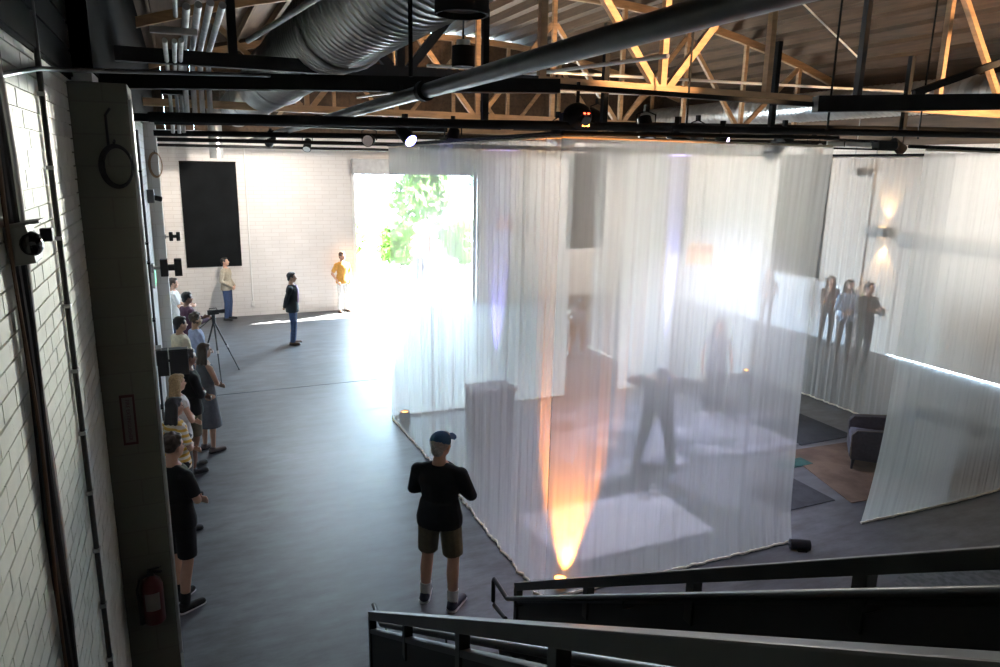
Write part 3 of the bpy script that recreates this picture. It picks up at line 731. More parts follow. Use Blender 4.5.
solo('cable', MB().tube([(-.40, 5.43, 4.33), (-.40, 5.43, 4.52), (-.37, 5.40, 4.56)], .008, 6), K['rubber'], 'short black cable rising from the black coil to the beam', 'cable')
solo('wall_pipe', MB().cyl((-.252, 5.425, .55), (-.252, 5.425, 4.62), .012, n=10), K['conduit'], 'silver conduit down the outer edge of the dark pier', 'conduit', smooth=True)
wp = thing('wall_pipe', 'dark vertical pipe with standoffs on the wall behind the dark pier', 'pipe', (-.44, 10.3, .5))
MB().cyl((-.43, 10.3, .1), (-.43, 10.3, 4.6), .016, n=10).build('pipe_run', mat('conduit_dark', (.06, .06, .055, 1), .5), wp, smooth=True, world=True)
for zz_ in (1.0, 1.62, 2.2, 2.95, 3.2, 4.1): MB().box((-.44, 10.3, zz_), (.05, .16, .025), None, .004).build('standoff', K['blackmetal'], wp, world=True)
solo('electrical_box', MB().bb((-.47, 9.95, 1.66), (-.37, 10.2, 1.88), .008), mat('box_putty', (.20, .20, .18, 1), .5), 'grey electrical box on the wall near the black loudspeakers', 'electrical box')
def flood(label, loc, s):
    t = thing('twin_floodlight', label, 'wall light', loc, 0, 'black twin wall lights')
    MB().box((.0, 0, 0), (.03, .12 * s, .12 * s), None, .004).build('wall_plate', mat('plate_grey', (.35, .34, .32, 1), .5), t)
    MB().cyl((0, 0, 0), (.14 * s, 0, 0), .022 * s).build('arm', K['steel'], t, smooth=True)
    for dx in (.15, .33): MB().box((dx * s, 0, 0), (.10 * s, .14 * s, .24 * s), None, .012).build('lamp_head', K['black'], t)
    MB().box((.24 * s, 0, 0), (.14 * s, .10 * s, .08 * s), None, .006).build('bridge', K['black'], t)
    return t
flood('lower twin floodlight on the pale left wall beside the green sign', (-.42, 10.9, 2.80), .98)
flood('upper smaller twin floodlight on the pale pier', (-.285, 13.5, 2.98), .62)
ws = thing('wall_camera', 'small grey camera on the pale left wall high behind the pier', 'camera', (-.47, 12.4, 3.62))
MB().box((.06, 0, .08), (.10, .16, .20), None, .012).build('housing', mat('camera_dark', (.12, .12, .12, 1), .5), ws)
MB().cyl((.09, .05, .06), (.20, .10, .03), .04, n=14).build('lens_hood', K['black'], ws, smooth=True)
es = thing('exit_sign', 'green lit sign edge-on on the pale left wall', 'sign', (-.47, 11.9, 2.40))
MB().box((.02, 0, .13), (.04, .55, .26), None, .008).build('housing', K['whitepaint'], es)
MB().box((.042, 0, .13), (.006, .50, .21)).build('face', emit_mat('sign_green', (.02, .7, .28, 1), .9), es)
# black loudspeakers standing out from the wall before the man in black
for i, (x0, x1, lbl) in enumerate(((-.43, -.30, 'narrow black loudspeaker on the wall above the blonde woman'), (-.285, -.06, 'wide black loudspeaker beside the narrow one, above the blonde woman'))):
    t = thing('loudspeaker', lbl, 'loudspeaker', ((x0 + x1) / 2, 10.02, 1.52), 0, 'black loudspeakers on the left wall')
    w = x1 - x0
    MB().box((0, 0, .17), (w, .16, .34), None, .006).build('cabinet', K['black'], t)
    MB().box((0, -.083, .17), (w * .86, .008, .30), None, .002).build('grille', K['rubber'], t)
    MB().bar((0, .05, .17), (-.47 - (x0 + x1) / 2, .05, .17), .03, .03).build('bracket', K['blackmetal'], t)

# blackout panels over the windows
BO = mat('blackout_cloth', (.007, .008, .009, 1), .9, var=.3, scale=2, spec=.15)
def blackout(label, lo, hi, axis):
    t = thing('blackout_panel', label, 'window cover', ((lo[0] + hi[0]) / 2, (lo[1] + hi[1]) / 2, lo[2]), 0, 'black window covers')
    MB().bb(lo, hi, .006).build('cloth', BO, t, world=True)
    a = V((lo[0], lo[1], hi[2])); c = V((hi[0], hi[1], hi[2]))
    if axis == 'x': a.y = c.y = lo[1] - .004
    else: a.x = c.x = lo[0] - .004
    MB().cyl(a, c, .025, n=10).build('top_batten', K['blackmetal'], t, world=True, smooth=True)
    return t
blackout('black cover on the left part of the far wall behind the beige hoodie man', (.03, YF - .03, 1.42), (1.43, YF - .004, 4.2), 'x')
blackout('black cover on the far wall glimpsed through the back curtain gap', (11.58, YF - .03, 1.6), (13.0, YF - .004, 4.55), 'x')
blackout('black cover on the right wall nearest the far corner', (XR - .03, 19.5, 1.45), (XR - .004, 20.9, 4.58), 'y')
blackout('black cover on the right wall above the daylit wall patch', (XR - .03, 13.85, 1.52), (XR - .004, 15.55, 4.58), 'y')
solo('daylit_wall_patch', MB().bb((XR - .10, 12.45, .0), (XR - .06, 16.2, 1.46), .006), mat('daylit_wall_patch', (.70, .72, .76, 1), .45, var=.02), 'pale added sheet in place of the daylit lower right wall behind the three guests', 'board')  # bluish white sheet stands in for daylight on the lower wall
cw = thing('wall_pipe', 'pale conduit down the far brick wall right of the black cover', 'conduit', (1.66, YF - .02, .3))
MB().cyl((1.66, YF - .02, .35), (1.66, YF - .02, 4.6), .02, n=10).build('pipe_run', K['whitepaint'], cw, world=True, smooth=True)
MB().box((1.66, YF - .03, .35), (.09, .06, .14), None, .006).build('outlet_box', K['whitepaint'], cw, world=True)
solo('wall_pipe', MB().cyl((XR - .02, 12.55, .0), (XR - .02, 12.55, 4.9), .018, n=10), mat('conduit_grey', (.5, .48, .46, 1), .5), 'thin grey conduit down the right wall beside the lit sconce', 'conduit', smooth=True)
sn = thing('wall_sconce', 'up and down wall light glowing warm on the right wall', 'wall light', (XR, 12.05, 2.76))
MB().box((-.02, 0, .12), (.04, .16, .20), None, .004).build('back_plate', K['steel'], sn)
MB().box((-.13, 0, .12), (.17, .20, .24), None, .01).build('housing', mat('sconce_grey', (.12, .11, .10, 1), .5), sn)
MB().box((-.08, .33, .14), (.15, .34, .20), None, .01).build('side_box', mat('sconce_side', (.22, .21, .20, 1), .5), sn)
MB().box((-.13, 0, .243), (.12, .14, .004)).build('upper_lens', E_WARM, sn); MB().box((-.13, 0, -.003), (.12, .14, .004)).build('lower_lens', E_WARM, sn)
spot('sconce_up', (XR - .13, 12.05, 3.03), (XR - .06, 12.05, 4.6), 75, (1, .62, .30), 62, .35, .03, sn)
spot('sconce_down', (XR - .13, 12.05, 2.73), (XR - .06, 12.05, .6), 75, (1, .62, .30), 62, .35, .03, sn)
pb_ = thing('ceiling_speaker', 'small grey box hung from a rod before the right wall', 'speaker', (XR - .25, 12.95, 4.18))
MB().box((0, 0, .08), (.16, .34, .17), None, .01).build('cabinet', mat('speaker_grey', (.30, .29, .27, 1), .5), pb_)
MB().cyl((0, 0, .16), (0, 0, 1.4), .01, n=8).build('rod', K['steel'], pb_)
# door lever hardware near the sconce
solo('door_lever', MB().box((XR - .03, 11.86, 1.0), (.05, .06, .18), None, .008).bar((XR - .06, 11.86, 1.03), (XR - .06, 11.72, 1.03), .02, .02), K['black'], 'small black lever low on the right wall beneath the sconce', 'handle')
# roller head of the loading door
solo('door_header', MB().box((XR - .07, 8.4, 2.78), (.12, 6.5, .26), None, .02), mat('header_grey', (.38, .36, .33, 1), .5), 'grey header box above the loading door at right', 'door header')

# ------------------------------------------------------------------ tripod and video camera
tp = thing('tripod', 'black tripod standing by the far left corner', 'tripod', (.42, 14.85, 0))
ap = V((0, 0, 1.20))
for fx, fy in ((.44, .60), (.05, -.33), (-.34, .20)):
    f = V((fx, fy, .012)); mid = ap.lerp(f, .5)
    lg = MB().cyl(ap, mid, .017, .017, 8).cyl(mid, f, .012, .011, 8).build('leg', K['black'], tp, smooth=True)
    MB().ell(f, (.02, .02, .012), None, 8, 5).build('rubber_foot', K['rubber'], lg)
    MB().cyl(mid - (ap - f).normalized() * .03, mid + (ap - f).normalized() * .03, .024, n=10).build('leg_lock', K['steel'], lg)
MB().cyl((0, 0, 1.15), (0, 0, 1.32), .035, n=14).build('head', K['black'], tp, smooth=True)
MB().cyl((0, 0, 1.28), (-.28, -.10, 1.08), .009, n=8).build('pan_handle', K['black'], tp, smooth=True)
vc = thing('video_camera', 'black video camera with pale blue lens on the tripod', 'video camera', (.42, 14.85, 1.32), R(-80)); vc.scale = (.68, .68, .68)
MB().box((0, 0, .075), (.12, .30, .13), None, .02).build('body', K['black'], vc)
MB().cyl((0, .15, .085), (0, .32, .085), .05, .06, 16).build('lens', K['black'], vc, smooth=True)
MB().cyl((0, .32, .085), (0, .325, .085), .052, n=16).build('front_glass', mat('glass_blue', (.10, .22, .38, 1), .1), vc)
MB().tube([(0, -.10, .14), (0, -.10, .19), (0, .10, .19), (0, .10, .14)], .012, 6).build('carry_handle', K['black'], vc)
MB().box((.08, -.02, .10), (.012, .10, .07), None, .002).build('flip_screen', K['black'], vc)

# ------------------------------------------------------------------ outdoors, seen through the doorway
gr = struct('ground_outside', MB().bb((-30, YF + .3, -.22), (60, 90, -.02)), K['concrete'])
LEAF = mat('leaf', (.10, .19, .03, 1), .6, var=.35, scale=3); LEAF2 = mat('leaf_dark', (.07, .14, .026, 1), .6, var=.35, scale=3)
def tree(name, label, cat, x, y, h, w, trunk, m, seed, nl=3000):
    rr = random.Random(seed); t = thing(name, label, cat, (x, y, -.02), 0, 'greenery outside the doorway')
    MB().cyl((0, 0, 0), (0, 0, max(.3, trunk)), .12 if trunk > .5 else .05, .08 if trunk > .5 else .04, 10).build('trunk', K['leather'], t, smooth=True)
    mb = MB(); blobs = [(rr.uniform(-.6, .6) * w, rr.uniform(-.5, .5) * w, trunk + (h - trunk) * rr.uniform(.2, .85), rr.uniform(.3, .5) * w) for _ in range(9)]
    for _ in range(nl):
        bx_, by_, bz, br = rr.choice(blobs); u = V((rr.gauss(0, 1), rr.gauss(0, 1), rr.gauss(0, 1))).normalized() * br * rr.uniform(.6, 1.05)
        c = V((bx_, by_, bz)) + u; s = rr.uniform(.16, .32)
        a = V((rr.gauss(0, 1), rr.gauss(0, 1), rr.gauss(0, 1))).normalized(); b_ = a.orthogonal().normalized()
        mb.add([c - a * s, c + b_ * s * .5, c + a * s, c - b_ * s * .5], [(0, 1, 2, 3)])
    mb.build('foliage', m, t, fix=False)
    return t
tree('tree', 'leafy tree outside straight beyond the open doorway', 'tree', 10.6, 32.6, 7.5, 2.7, 1.2, LEAF, 11)
tree('tree', 'leafy tree outside toward the right jamb of the doorway', 'tree', 17.2, 37, 8.5, 2.6, 2.0, LEAF2, 12)
tree('tree', 'tall tree outside toward the left jamb of the doorway', 'tree', 4.6, 40, 8, 2.9, 1.2, LEAF, 13)
for i, hx in enumerate((6.0, 8.3, 10.6, 12.9, 15.2)):
    tree('shrub', ('round shrub at the left end of the row outside', 'second round shrub from the left outside', 'middle round shrub of the row outside', 'second round shrub from the right outside', 'round shrub at the right end of the row outside')[i], 'shrub', hx, 29.4, 1.9, .95, .2, LEAF, 20 + i, 1400)

# ------------------------------------------------------------------ people
def remesh(mb, name, m, parent, vox, smooth=3):
    me = bpy.data.meshes.new(name); me.from_pydata([tuple(v) for v in mb.v], [], mb.f)
    bm = bmesh.new(); bm.from_mesh(me)
    bmesh.ops.recalc_face_normals(bm, faces=bm.faces[:]); bm.to_mesh(me); bm.free()
    o = bpy.data.objects.new('tmp', me); COL.objects.link(o)
    r = o.modifiers.new('r', 'REMESH'); r.mode = 'VOXEL'; r.voxel_size = vox; r.use_smooth_shade = True
    if smooth:
        s = o.modifiers.new('s', 'SMOOTH'); s.factor = .5; s.iterations = smooth
    dg = bpy.context.evaluated_depsgraph_get()
    out = bpy.data.meshes.new_from_object(o.evaluated_get(dg)); out.name = name
    bpy.data.objects.remove(o); bpy.data.meshes.remove(me)
    out.materials.clear(); out.materials.append(m)
    for p in out.polygons: p.use_smooth = True
    ob = bpy.data.objects.new(name, out); COL.objects.link(ob); ob.parent = parent
    return ob

def person(label, loc, heading, H=1.75, pose='down', skin='skin', hair='hair_b', hairlen='short', top=None, sleeve=.5, bottom=None, legs='long', shoes=None,
           socks=None, fem=False, lean=0., head_yaw=0., head_pitch=0., stride=0., stance=.11, cap=None, jacket=None, vox=.013, group=None, twist=0, knee=0., dress=None, waist=.0, dz=0):
    k = H / 1.75
    t = thing('person', label, 'person', (loc[0], loc[1], dz), R(-heading), group)
    def P(x, y, z): return V((x, y, z)) * k
    # --- skeleton (x right, y forward, z up)
    c, s_ = math.cos(lean), math.sin(lean)
    hipz = .93 - knee * .25
    def T(x, y, z):                      # torso space, pivots at the hips
        zz = z - .93
        return P(x, y * c + zz * s_, hipz + zz * c - y * s_)
    sw = .160 if fem else .182
    pel = T(0, 0, .93); wa = T(0, .01, 1.10); ch = T(0, .0, 1.29); nb = T(0, -.015, 1.455)
    hd0 = T(0, .0, 1.50)
    SH_ = {sx: T(sx * sw, -.01, 1.375) for sx in (-1, 1)}
    hy = math.radians(head_yaw); hp = lean * .6 + math.radians(head_pitch)
    MH = Matrix.Rotation(-hy, 3, 'Z') @ Matrix.Rotation(-hp, 3, 'X')
    if pose == 'headhold': MH = Matrix.Rotation(-hy, 3, 'Z') @ Matrix.Rotation(-(lean + math.radians(head_pitch)), 3, 'X')
    hc = hd0 + MH @ P(0, .025, .125)
    HIP = {sx: P(sx * .09, 0, hipz - .02) for sx in (-1, 1)}
    st_ = {-1: stride, 1: -stride}
    ANK = {sx: P(sx * stance, st_[sx] - .02, .085) for sx in (-1, 1)}
    KN = {sx: (HIP[sx] + ANK[sx]) / 2 + P(sx * .008, .03 + knee * .35, .0) for sx in (-1, 1)}
    # --- arms
    A = {}
    for sx in (-1, 1):
        S0 = SH_[sx]
        if pose == 'down': e, w, hd = T(sx * .25, -.04, 1.12), T(sx * .255, .05, .88), V((0, .12, -1))
        elif pose == 'front': e, w, hd = T(sx * .26, -.03, 1.12), T(sx * .075, .19, .95), V((-sx * .75, .25, -.5))
        elif pose == 'back': e, w, hd = T(sx * .27, -.10, 1.13), T(sx * .10, -.17, .93), V((-sx * .8, -.1, -.4))
        elif pose == 'crossed': e, w, hd = T(sx * .255, .06, 1.14), T(-sx * .06, .225 + .035 * sx, 1.20 + .02 * sx), V((-sx * 1, .02, .25))
        elif pose == 'pocket': e, w, hd = T(sx * .29, -.07, 1.13), T(sx * .20, .06, .93), V((-sx * .3, .3, -1))
        elif pose == 'headhold': e, w, hd = T(sx * .36, .10, 1.53), T(sx * .13, .04, 1.57), V((-sx * .7, .05, .7))
        elif pose == 'camera': e, w, hd = T(sx * .27, .06, 1.14), T(sx * .12, .36, 1.16), V((-sx * .2, 1, .1))
        elif pose == 'reach': e, w, hd = T(sx * .26, .03, 1.14), (T(.20, .30, 1.10) if sx > 0 else T(-.255, .05, .88)), (V((0, 1, .1)) if sx > 0 else V((0, .1, -1)))
        elif pose == 'bent': e, w, hd = T(sx * .26, .10, 1.12), T(sx * .10, .34, 1.10), V((-sx * .5, .8, .0))
        elif pose == 'chin': e, w, hd = (T(.20, .12, 1.10), T(.06, .18, 1.36), V((-.2, .1, 1))) if sx > 0 else (T(-.22, .08, 1.12), T(.08, .22, 1.12), V((1, .1, .1)))
        elif pose == 'hug': e, w, hd = (T(sx * .24, .04, 1.14), T(-sx * .03, .22, 1.06 + .03 * sx), V((-sx * 1, .1, .1)))
        A[sx] = (S0, e, w, hd.normalized())
    # --- body
    b = MB()
    f = .93 if fem else 1.0
    def loft(mb, grow=0., z0=None, z1=None, flare=0., top_=True):
        prof = [(.86, .150, .112), (.93, .168 if not fem else .172, .118), (1.02, .152 if not fem else .146, .108), (1.10, .140 if not fem else .120, .100 + waist), (1.20, .152 if not fem else .132, .112 + waist * .6), (1.30, .172 if not fem else .150, .124), (1.375, .168 if not fem else .148, .108), (1.425, .125 if not fem else .110, .085), (1.455, .078, .066), (1.475, .060, .060)]
        rs = []; n_ = 18
        for z, rx_, ry_ in prof:
            if z0 is not None and z < z0 - 1e-6: continue
            if z1 is not None and z > z1 + 1e-6: continue
            rx_ = rx_ * f + grow; ry_ = ry_ + grow
            if flare and z < 1.0: rx_ += flare; ry_ += flare
            rs.append([T(rx_ * math.cos(2 * PI * j / n_), ry_ * math.sin(2 * PI * j / n_) + .005, z) for j in range(n_)])
        mb.rings(rs)
    loft(b)
    b.caps(T(0, -.015, 1.42), hd0 + MH @ P(0, .0, .06), .056 * k, .052 * k)
    # head
    def E(mb, o, r, n=16, m=11): mb.ell(hc + MH @ P(*o), [q * k for q in r], MH, n, m)
    E(b, (0, -.012, .028), (.076, .096, .092)); E(b, (0, .018, -.04), (.062, .074, .080)); E(b, (0, .048, -.085), (.036, .036, .030), 10, 7)
    E(b, (0, .070, .028), (.052, .022, .016), 10, 6)
    b.caps(hc + MH @ P(0, .082, .012), hc + MH @ P(0, .106, -.030), .009 * k, .016 * k, n=8)
    for sx in (-1, 1):
        E(b, (sx * .079, -.012, -.008), (.010, .020, .032), 8, 6); E(b, (sx * .040, .062, -.028), (.020, .022, .018), 8, 6)
    # limbs
    tap = .92 if fem else 1.0
    for sx in (-1, 1):
        S0, e, w, hd = A[sx]
        b.ell(S0, [.054 * k * tap] * 3); b.caps(T(sx * .06, -.012, 1.42), S0, .040 * k, .048 * k * tap); b.caps(S0, e, .050 * k * tap, .038 * k * tap); b.caps(e, w, .039 * k * tap, .026 * k * tap)
        # hand: palm, four fingers, thumb
        if abs(hd.z) > .7: side = V((0, 1, 0))
        else: side = V((0, 0, 1))
        nrm_ = hd.cross(side).normalized(); side = nrm_.cross(hd).normalized()
        inw = V((-sx, 0, 0)) if abs(hd.x) < .6 else V((0, -1, 0))
        if nrm_.dot(inw) < 0: nrm_ = -nrm_
        pc = w + hd * .055 * k
        b.caps(w + hd * .015 * k, w + hd * .085 * k, .030 * k, .036 * k, 1.1, .5, up=nrm_, n=10)
        for q, (o_, L_) in enumerate(((.030, .066), (.010, .075), (-.010, .070), (-.029, .055))):
            r0_ = w + hd * .092 * k + side * o_ * k; m1 = r0_ + hd * L_ * .5 * k + nrm_ * .012 * k; m2 = m1 + (hd * .75 + nrm_ * .65).normalized() * L_ * .52 * k
            b.caps(r0_, m1, .0088 * k, .0082 * k, n=7); b.caps(m1, m2, .0082 * k, .007 * k, n=7)
        th0 = w + hd * .03 * k + side * .028 * k; th1 = th0 + (hd * .6 + side * .75 + nrm_ * .3).normalized() * .04 * k
        b.caps(th0, th1, .0115 * k, .010 * k, n=7); b.caps(th1, th1 + (hd * .9 + side * .15 + nrm_ * .4).normalized() * .032 * k, .010 * k, .008 * k, n=7)
        b.ell(HIP[sx] + P(0, -.01, .0), [.098 * k * tap, .105 * k * tap, .10 * k])
        b.caps(HIP[sx], KN[sx], .082 * k * tap, .053 * k * tap); b.caps(KN[sx], KN[sx].lerp(ANK[sx], .35) + P(0, -.018, 0), .052 * k * tap, .055 * k * tap); b.caps(KN[sx].lerp(ANK[sx], .35) + P(0, -.018, 0), ANK[sx], .054 * k * tap, .036 * k * tap)
        toe = ANK[sx] + P(sx * .035, .145, -.05); b.caps(ANK[sx] + P(0, -.03, -.045), toe, .036 * k, .033 * k, 1.0, .7, up=(0, 0, 1))
    body = remesh(b, 'body', K[skin], t, vox * k * .9)
    # face details
    for sx in (-1, 1):
        MB().ell(hc + MH @ P(sx * .031, .079, .004), (.0095 * k, .0045 * k, .0055 * k), MH, 10, 6).build('eye', K['eye'], t, smooth=True)
    MB().ell(hc + MH @ P(0, .0835, -.058), (.022 * k, .010 * k, .006 * k), MH, 10, 6).build('mouth', K['lip'], t, smooth=True)
    # hair
    if hair:
        h = MB()
        E(h, (0, -.026, .040), (.085, .098, .094)); 
        if hairlen == 'short':
            E(h, (0, .02, .092), (.062, .066, .034)); 
            for sx in (-1, 1): E(h, (sx * .060, .0, .030), (.022, .05, .045), 8, 6)
            E(h, (0, -.075, -.03), (.060, .034, .06))
        elif hairlen == 'curly':
            rr = random.Random(int(loc[0] * 100))
            for _ in range(34):
                u = V((rr.gauss(0, 1), rr.gauss(-.35, .9), rr.gauss(.5, .8))).normalized()
                if u.y > .5 and u.z < .45: continue
                E(h, (u.x * .085, -.015 + u.y * .098, .035 + u.z * .098), (.026, .026, .024), 7, 5)
        elif hairlen == 'bald':
            h = MB(); E(h, (0, -.055, -.01), (.078, .060, .06)); 
        else:
            L_ = .34 if hairlen == 'long' else .20
            for sx in (-1, -.5, 0, .5, 1):
                a_ = hc + MH @ P(sx * .066, -.045 - .03 * (1 - abs(sx)), .03); e_ = a_ + P(sx * .035, -.055 + .03 * abs(sx), -L_) 
                h.caps(a_, e_, .050 * k, .034 * k, 1, .8, n=9)
            E(h, (0, .03, .088), (.064, .058, .032))
        remesh(h, 'hair', K[hair], t, vox * k * .8, 2)
    # clothes
    if top:
        g = MB(); loft(g, .016, .93, 1.456)
        n_ = 18; hz = .80 if jacket else .85
        g.rings([[T(rx_ * f * math.cos(2 * PI * j / n_), ry_ * math.sin(2 * PI * j / n_) - .005, z) for j in range(n_)] for z, rx_, ry_ in ((hz, .200, .152), (.93, .202, .152), (1.02, .184, .136), (1.10, .168, .126))])
        for sx in (-1, 1):
            S0, e, w, hd = A[sx]
            g.ell(S0, [.068 * k * tap] * 3); g.caps(T(sx * .06, -.012, 1.425), S0, .048 * k, .060 * k * tap)
            q = min(1, sleeve / .5) if sleeve else 0
            if sleeve <= .5:
                if sleeve > 0: g.caps(S0, S0.lerp(e, q * .72 + .08), .066 * k * tap, .060 * k * tap, flat1=True)
            else:
                g.caps(S0, e, .066 * k * tap, .053 * k * tap); g.caps(e, e.lerp(w, min(1, (sleeve - .5) * 2)), .054 * k * tap, .041 * k * tap, flat1=True)
        remesh(g, 'jacket' if jacket else 'shirt', top, t, vox * k, 3)
        if jacket:                       # shirt front shows between the lapels
            q = MB(); q.rings([[T(x, y, z) for x, y in ((-wd, .120 + gy), (wd, .120 + gy), (wd, .150 + gy), (-wd, .150 + gy))] for z, wd, gy in ((1.02, .012, .0), (1.20, .035, .012), (1.36, .05, .005), (1.445, .04, -.035))])
            q.build('shirt_front', jacket, t)
    if dress:
        g = MB(); loft(g, .014, .93, 1.43)
        n_ = 20
        rs = []
        for z, rx_, ry_ in ((.42 * 1.0, .23, .19), (.60, .21, .175), (.78, .19, .15), (.94, .165, .13), (1.10, .13, .115)):
            rs.append([P(rx_ * math.cos(2 * PI * j / n_) * (1 + .03 * math.cos(5 * 2 * PI * j / n_)), ry_ * math.sin(2 * PI * j / n_), z) for j in range(n_)])
        g.rings(rs); remesh(g, 'dress', dress, t, vox * k, 3)
    if bottom:
        g = MB()
        n_ = 18
        g.rings([[T((rx_) * f * math.cos(2 * PI * j / n_), ry_ * math.sin(2 * PI * j / n_), z) for j in range(n_)] for z, rx_, ry_ in ((.84, .165, .125), (.93, .184, .134), (1.0, .172, .126), (1.04, .163, .120))])
        for sx in (-1, 1):
            g.ell(HIP[sx] + P(0, -.012, 0), [.106 * k, .116 * k, .11 * k])
            if legs == 'long':
                g.caps(HIP[sx], KN[sx], .096 * k * tap, .070 * k * tap); g.caps(KN[sx], ANK[sx] + P(0, 0, -.02), .069 * k * tap, .060 * k * tap, flat1=True)
            else:
                q = .88 if legs == 'shorts' else .6
                g.caps(HIP[sx], HIP[sx].lerp(KN[sx], q), .100 * k * tap, .090 * k * tap, flat1=True)
        remesh(g, 'trousers' if legs == 'long' else 'shorts', bottom, t, vox * k, 3)
    if cap:
        g = MB(); E(g, (0, -.018, .050), (.088, .104, .088))
        g2 = MB()
        cm = remesh(g, 'cap', cap, t, .012, 2)
        pts0 = []
        br = MB()
        ring0 = [hc + MH @ P(.078 * math.sin(a), .075 + .062 * math.cos(a) * 1.0, .055 - .01 * abs(math.sin(a))) for a in [i * PI / 8 - PI / 2 for i in range(9)]]
        ring1 = [hc + MH @ P(.080 * math.sin(a), .085 + .105 * math.cos(a), .048 - .014 * abs(math.sin(a))) for a in [i * PI / 8 - PI / 2 for i in range(9)]]
        up_ = MH @ P(0, 0, .008)
        n9 = 9
        vs = ring0 + ring1 + [p + up_ for p in ring0] + [p + up_ for p in ring1]
        fs = []
        base = hc + MH @ P(0, .05, .056)
        br.add([base, base + up_] + ring1 + [p + up_ for p in ring1], [(0, 2 + i, 3 + i) for i in range(8)] + [(1, 12 + i, 11 + i) for i in range(8)] + [(2 + i, 11 + i, 12 + i, 3 + i) for i in range(8)] + [(0, 1, 11, 2), (0, 10, 19, 1)])
        br.build('brim', cap, cm)
    if shoes:
        for sx in (-1, 1):
            a0 = ANK[sx] + P(0, -.035, -.04); toe = ANK[sx] + P(sx * .037, .155, -.052)
            g = MB(); g.caps(a0, toe, .047 * k, .040 * k, 1.0, .82, up=(0, 0, 1)); g.caps(ANK[sx] + P(0, -.02, -.03), ANK[sx] + P(0, -.012, .01), .046 * k, .045 * k, flat1=True)
            sh = remesh(g, 'shoe', shoes, t, .011 * k, 1)
            so = MB().caps(V((a0.x, a0.y, .012)), V((toe.x, toe.y, .012)), .050 * k, .043 * k, 1.0, .24, up=(0, 0, 1))
            so.build('sole', K['soles'] if socks else K['rubber'], sh, smooth=True)
            if socks:
                MB().caps(ANK[sx] + P(0, -.005, -.03), ANK[sx].lerp(KN[sx], .28) + P(0, -.008, 0), .045 * k, .051 * k, flat1=True).build('sock', socks, t, smooth=True)
    return t

STRIPE = mat('cloth_stripe', rgb(214, 206, 190), .85)
_N = STRIPE.node_tree.nodes; _L = STRIPE.node_tree.links; _w = _N.new('ShaderNodeTexWave'); _w.bands_direction = 'Z'; _w.inputs['Scale'].default_value = 5; _c = _N.new('ShaderNodeValToRGB')
_c.color_ramp.interpolation = 'CONSTANT'; _c.color_ramp.elements[0].color = rgb(214, 206, 190); _c.color_ramp.elements[1].position = .5; _c.color_ramp.elements[1].color = rgb(206, 164, 70)
_L.new([n for n in _N if n.type == 'TEX_COORD'][0].outputs['Object'], _w.inputs['Vector']); _L.new(_w.outputs['Fac'], _c.inputs[0]); _L.new(_c.outputs[0], _N['Principled BSDF'].inputs['Base Color'])
JEAN = cloth('denim', 52, 70, 104); NAVY = cloth('navy_jacket', 16, 22, 26); KHAKI = cloth('khaki', 92, 84, 66)
WHT = cloth('white', 214, 212, 208); BLK = cloth('black', 14, 14, 15); GREY = cloth('grey', 92, 94, 96)
SNK = mat('sneaker', rgb(40, 42, 60), .6); SHB = K['leather']; SHK = K['black']
near_man = person('man in blue cap, dark jacket and shorts watching beside the left curtain, arms crossed', (2.07, 6.08), 38, 1.79, 'crossed', 'skin', 'hair_g', 'short', NAVY, .95, KHAKI, 'shorts', SNK, WHT,
       head_yaw=10, head_pitch=2, stance=.135, stride=.03, cap=cloth('cap_blue', 30, 74, 112), vox=.010)
near_man.scale = (1.12, 1.1, 1)
person('man in dark blazer and jeans standing alone on the open floor', (2.24, 17.34), 105, 1.73, 'back', 'skin3', 'hair_b', 'short', cloth('blazer', 34, 40, 44), 1.0, JEAN, 'long', SHB, jacket=cloth('lavender', 186, 170, 206), stance=.09, head_pitch=-2)
person('man in beige hooded sweatshirt and jeans standing before the black cover', (.98, 20.72), 118, 1.71, 'front', 'skin', 'hair_b', 'short', cloth('beige', 170, 160, 142), 1.0, JEAN, 'long', SHK, head_pitch=-12)
person('man in orange shirt and white trousers against the far wall by the doorway', (4.13, 20.80), 160, 1.76, 'pocket', 'skin', 'hair_br', 'short', cloth('orange', 205, 150, 70), .5, WHT, 'long', SHB, head_yaw=-8)
person('camera operator in maroon shirt behind the tripod', (-.04, 15.3), 66, 1.72, 'camera', 'skin2', 'hair_b', 'short', cloth('maroon', 70, 34, 54), 1.0, BLK, 'long', SHK)
person('person in white shirt and jeans half hidden behind the pale pier', (-.30, 17.3), 88, 1.72, 'bent', 'skin', 'hair_br', 'short', WHT, .5, JEAN, 'long', SHK)
person('man in cream shirt leaning by the wall below the camera operator', (-.17, 12.6), 66, 1.77, 'hug', 'skin3', 'hair_b', 'short', cloth('cream', 214, 202, 176), .5, GREY, 'long', SHK, waist=.03)
person('short haired woman in pale blue shirt beside the man in cream', (.07, 13.2), 70, 1.70, 'hug', 'skin3', 'hair_br', 'curly', cloth('paleblue', 166, 176, 206), .5, JEAN, 'long', SHK, fem=True)
person('brown haired woman in sleeveless grey dress', (.14, 11.05), 58, 1.66, 'hug', 'skin3', 'hair_br', 'bob', None, 0, None, '', cloth('sandal', 90, 80, 78), dress=cloth('greydress', 88, 92, 98), fem=True)
person('man in black shirt and khaki shorts behind the black loudspeakers', (-.08, 10.36), 66, 1.76, 'hug', 'skin2', 'hair_b', 'short', BLK, .75, KHAKI, 'shorts', SHK, stance=.10, stride=.06)
person('blonde long haired woman in white top below the loudspeakers', (-.22, 9.55), 60, 1.64, 'hug', 'skin', 'hair_bl', 'long', WHT, .1, GREY, 'long', SHK, fem=True)
person('dark haired woman in yellow and white striped top', (-.25, 8.6), 60, 1.63, 'hug', 'skin3', 'hair_b', 'bob', STRIPE, .5, BLK, 'long', SHK, fem=True)
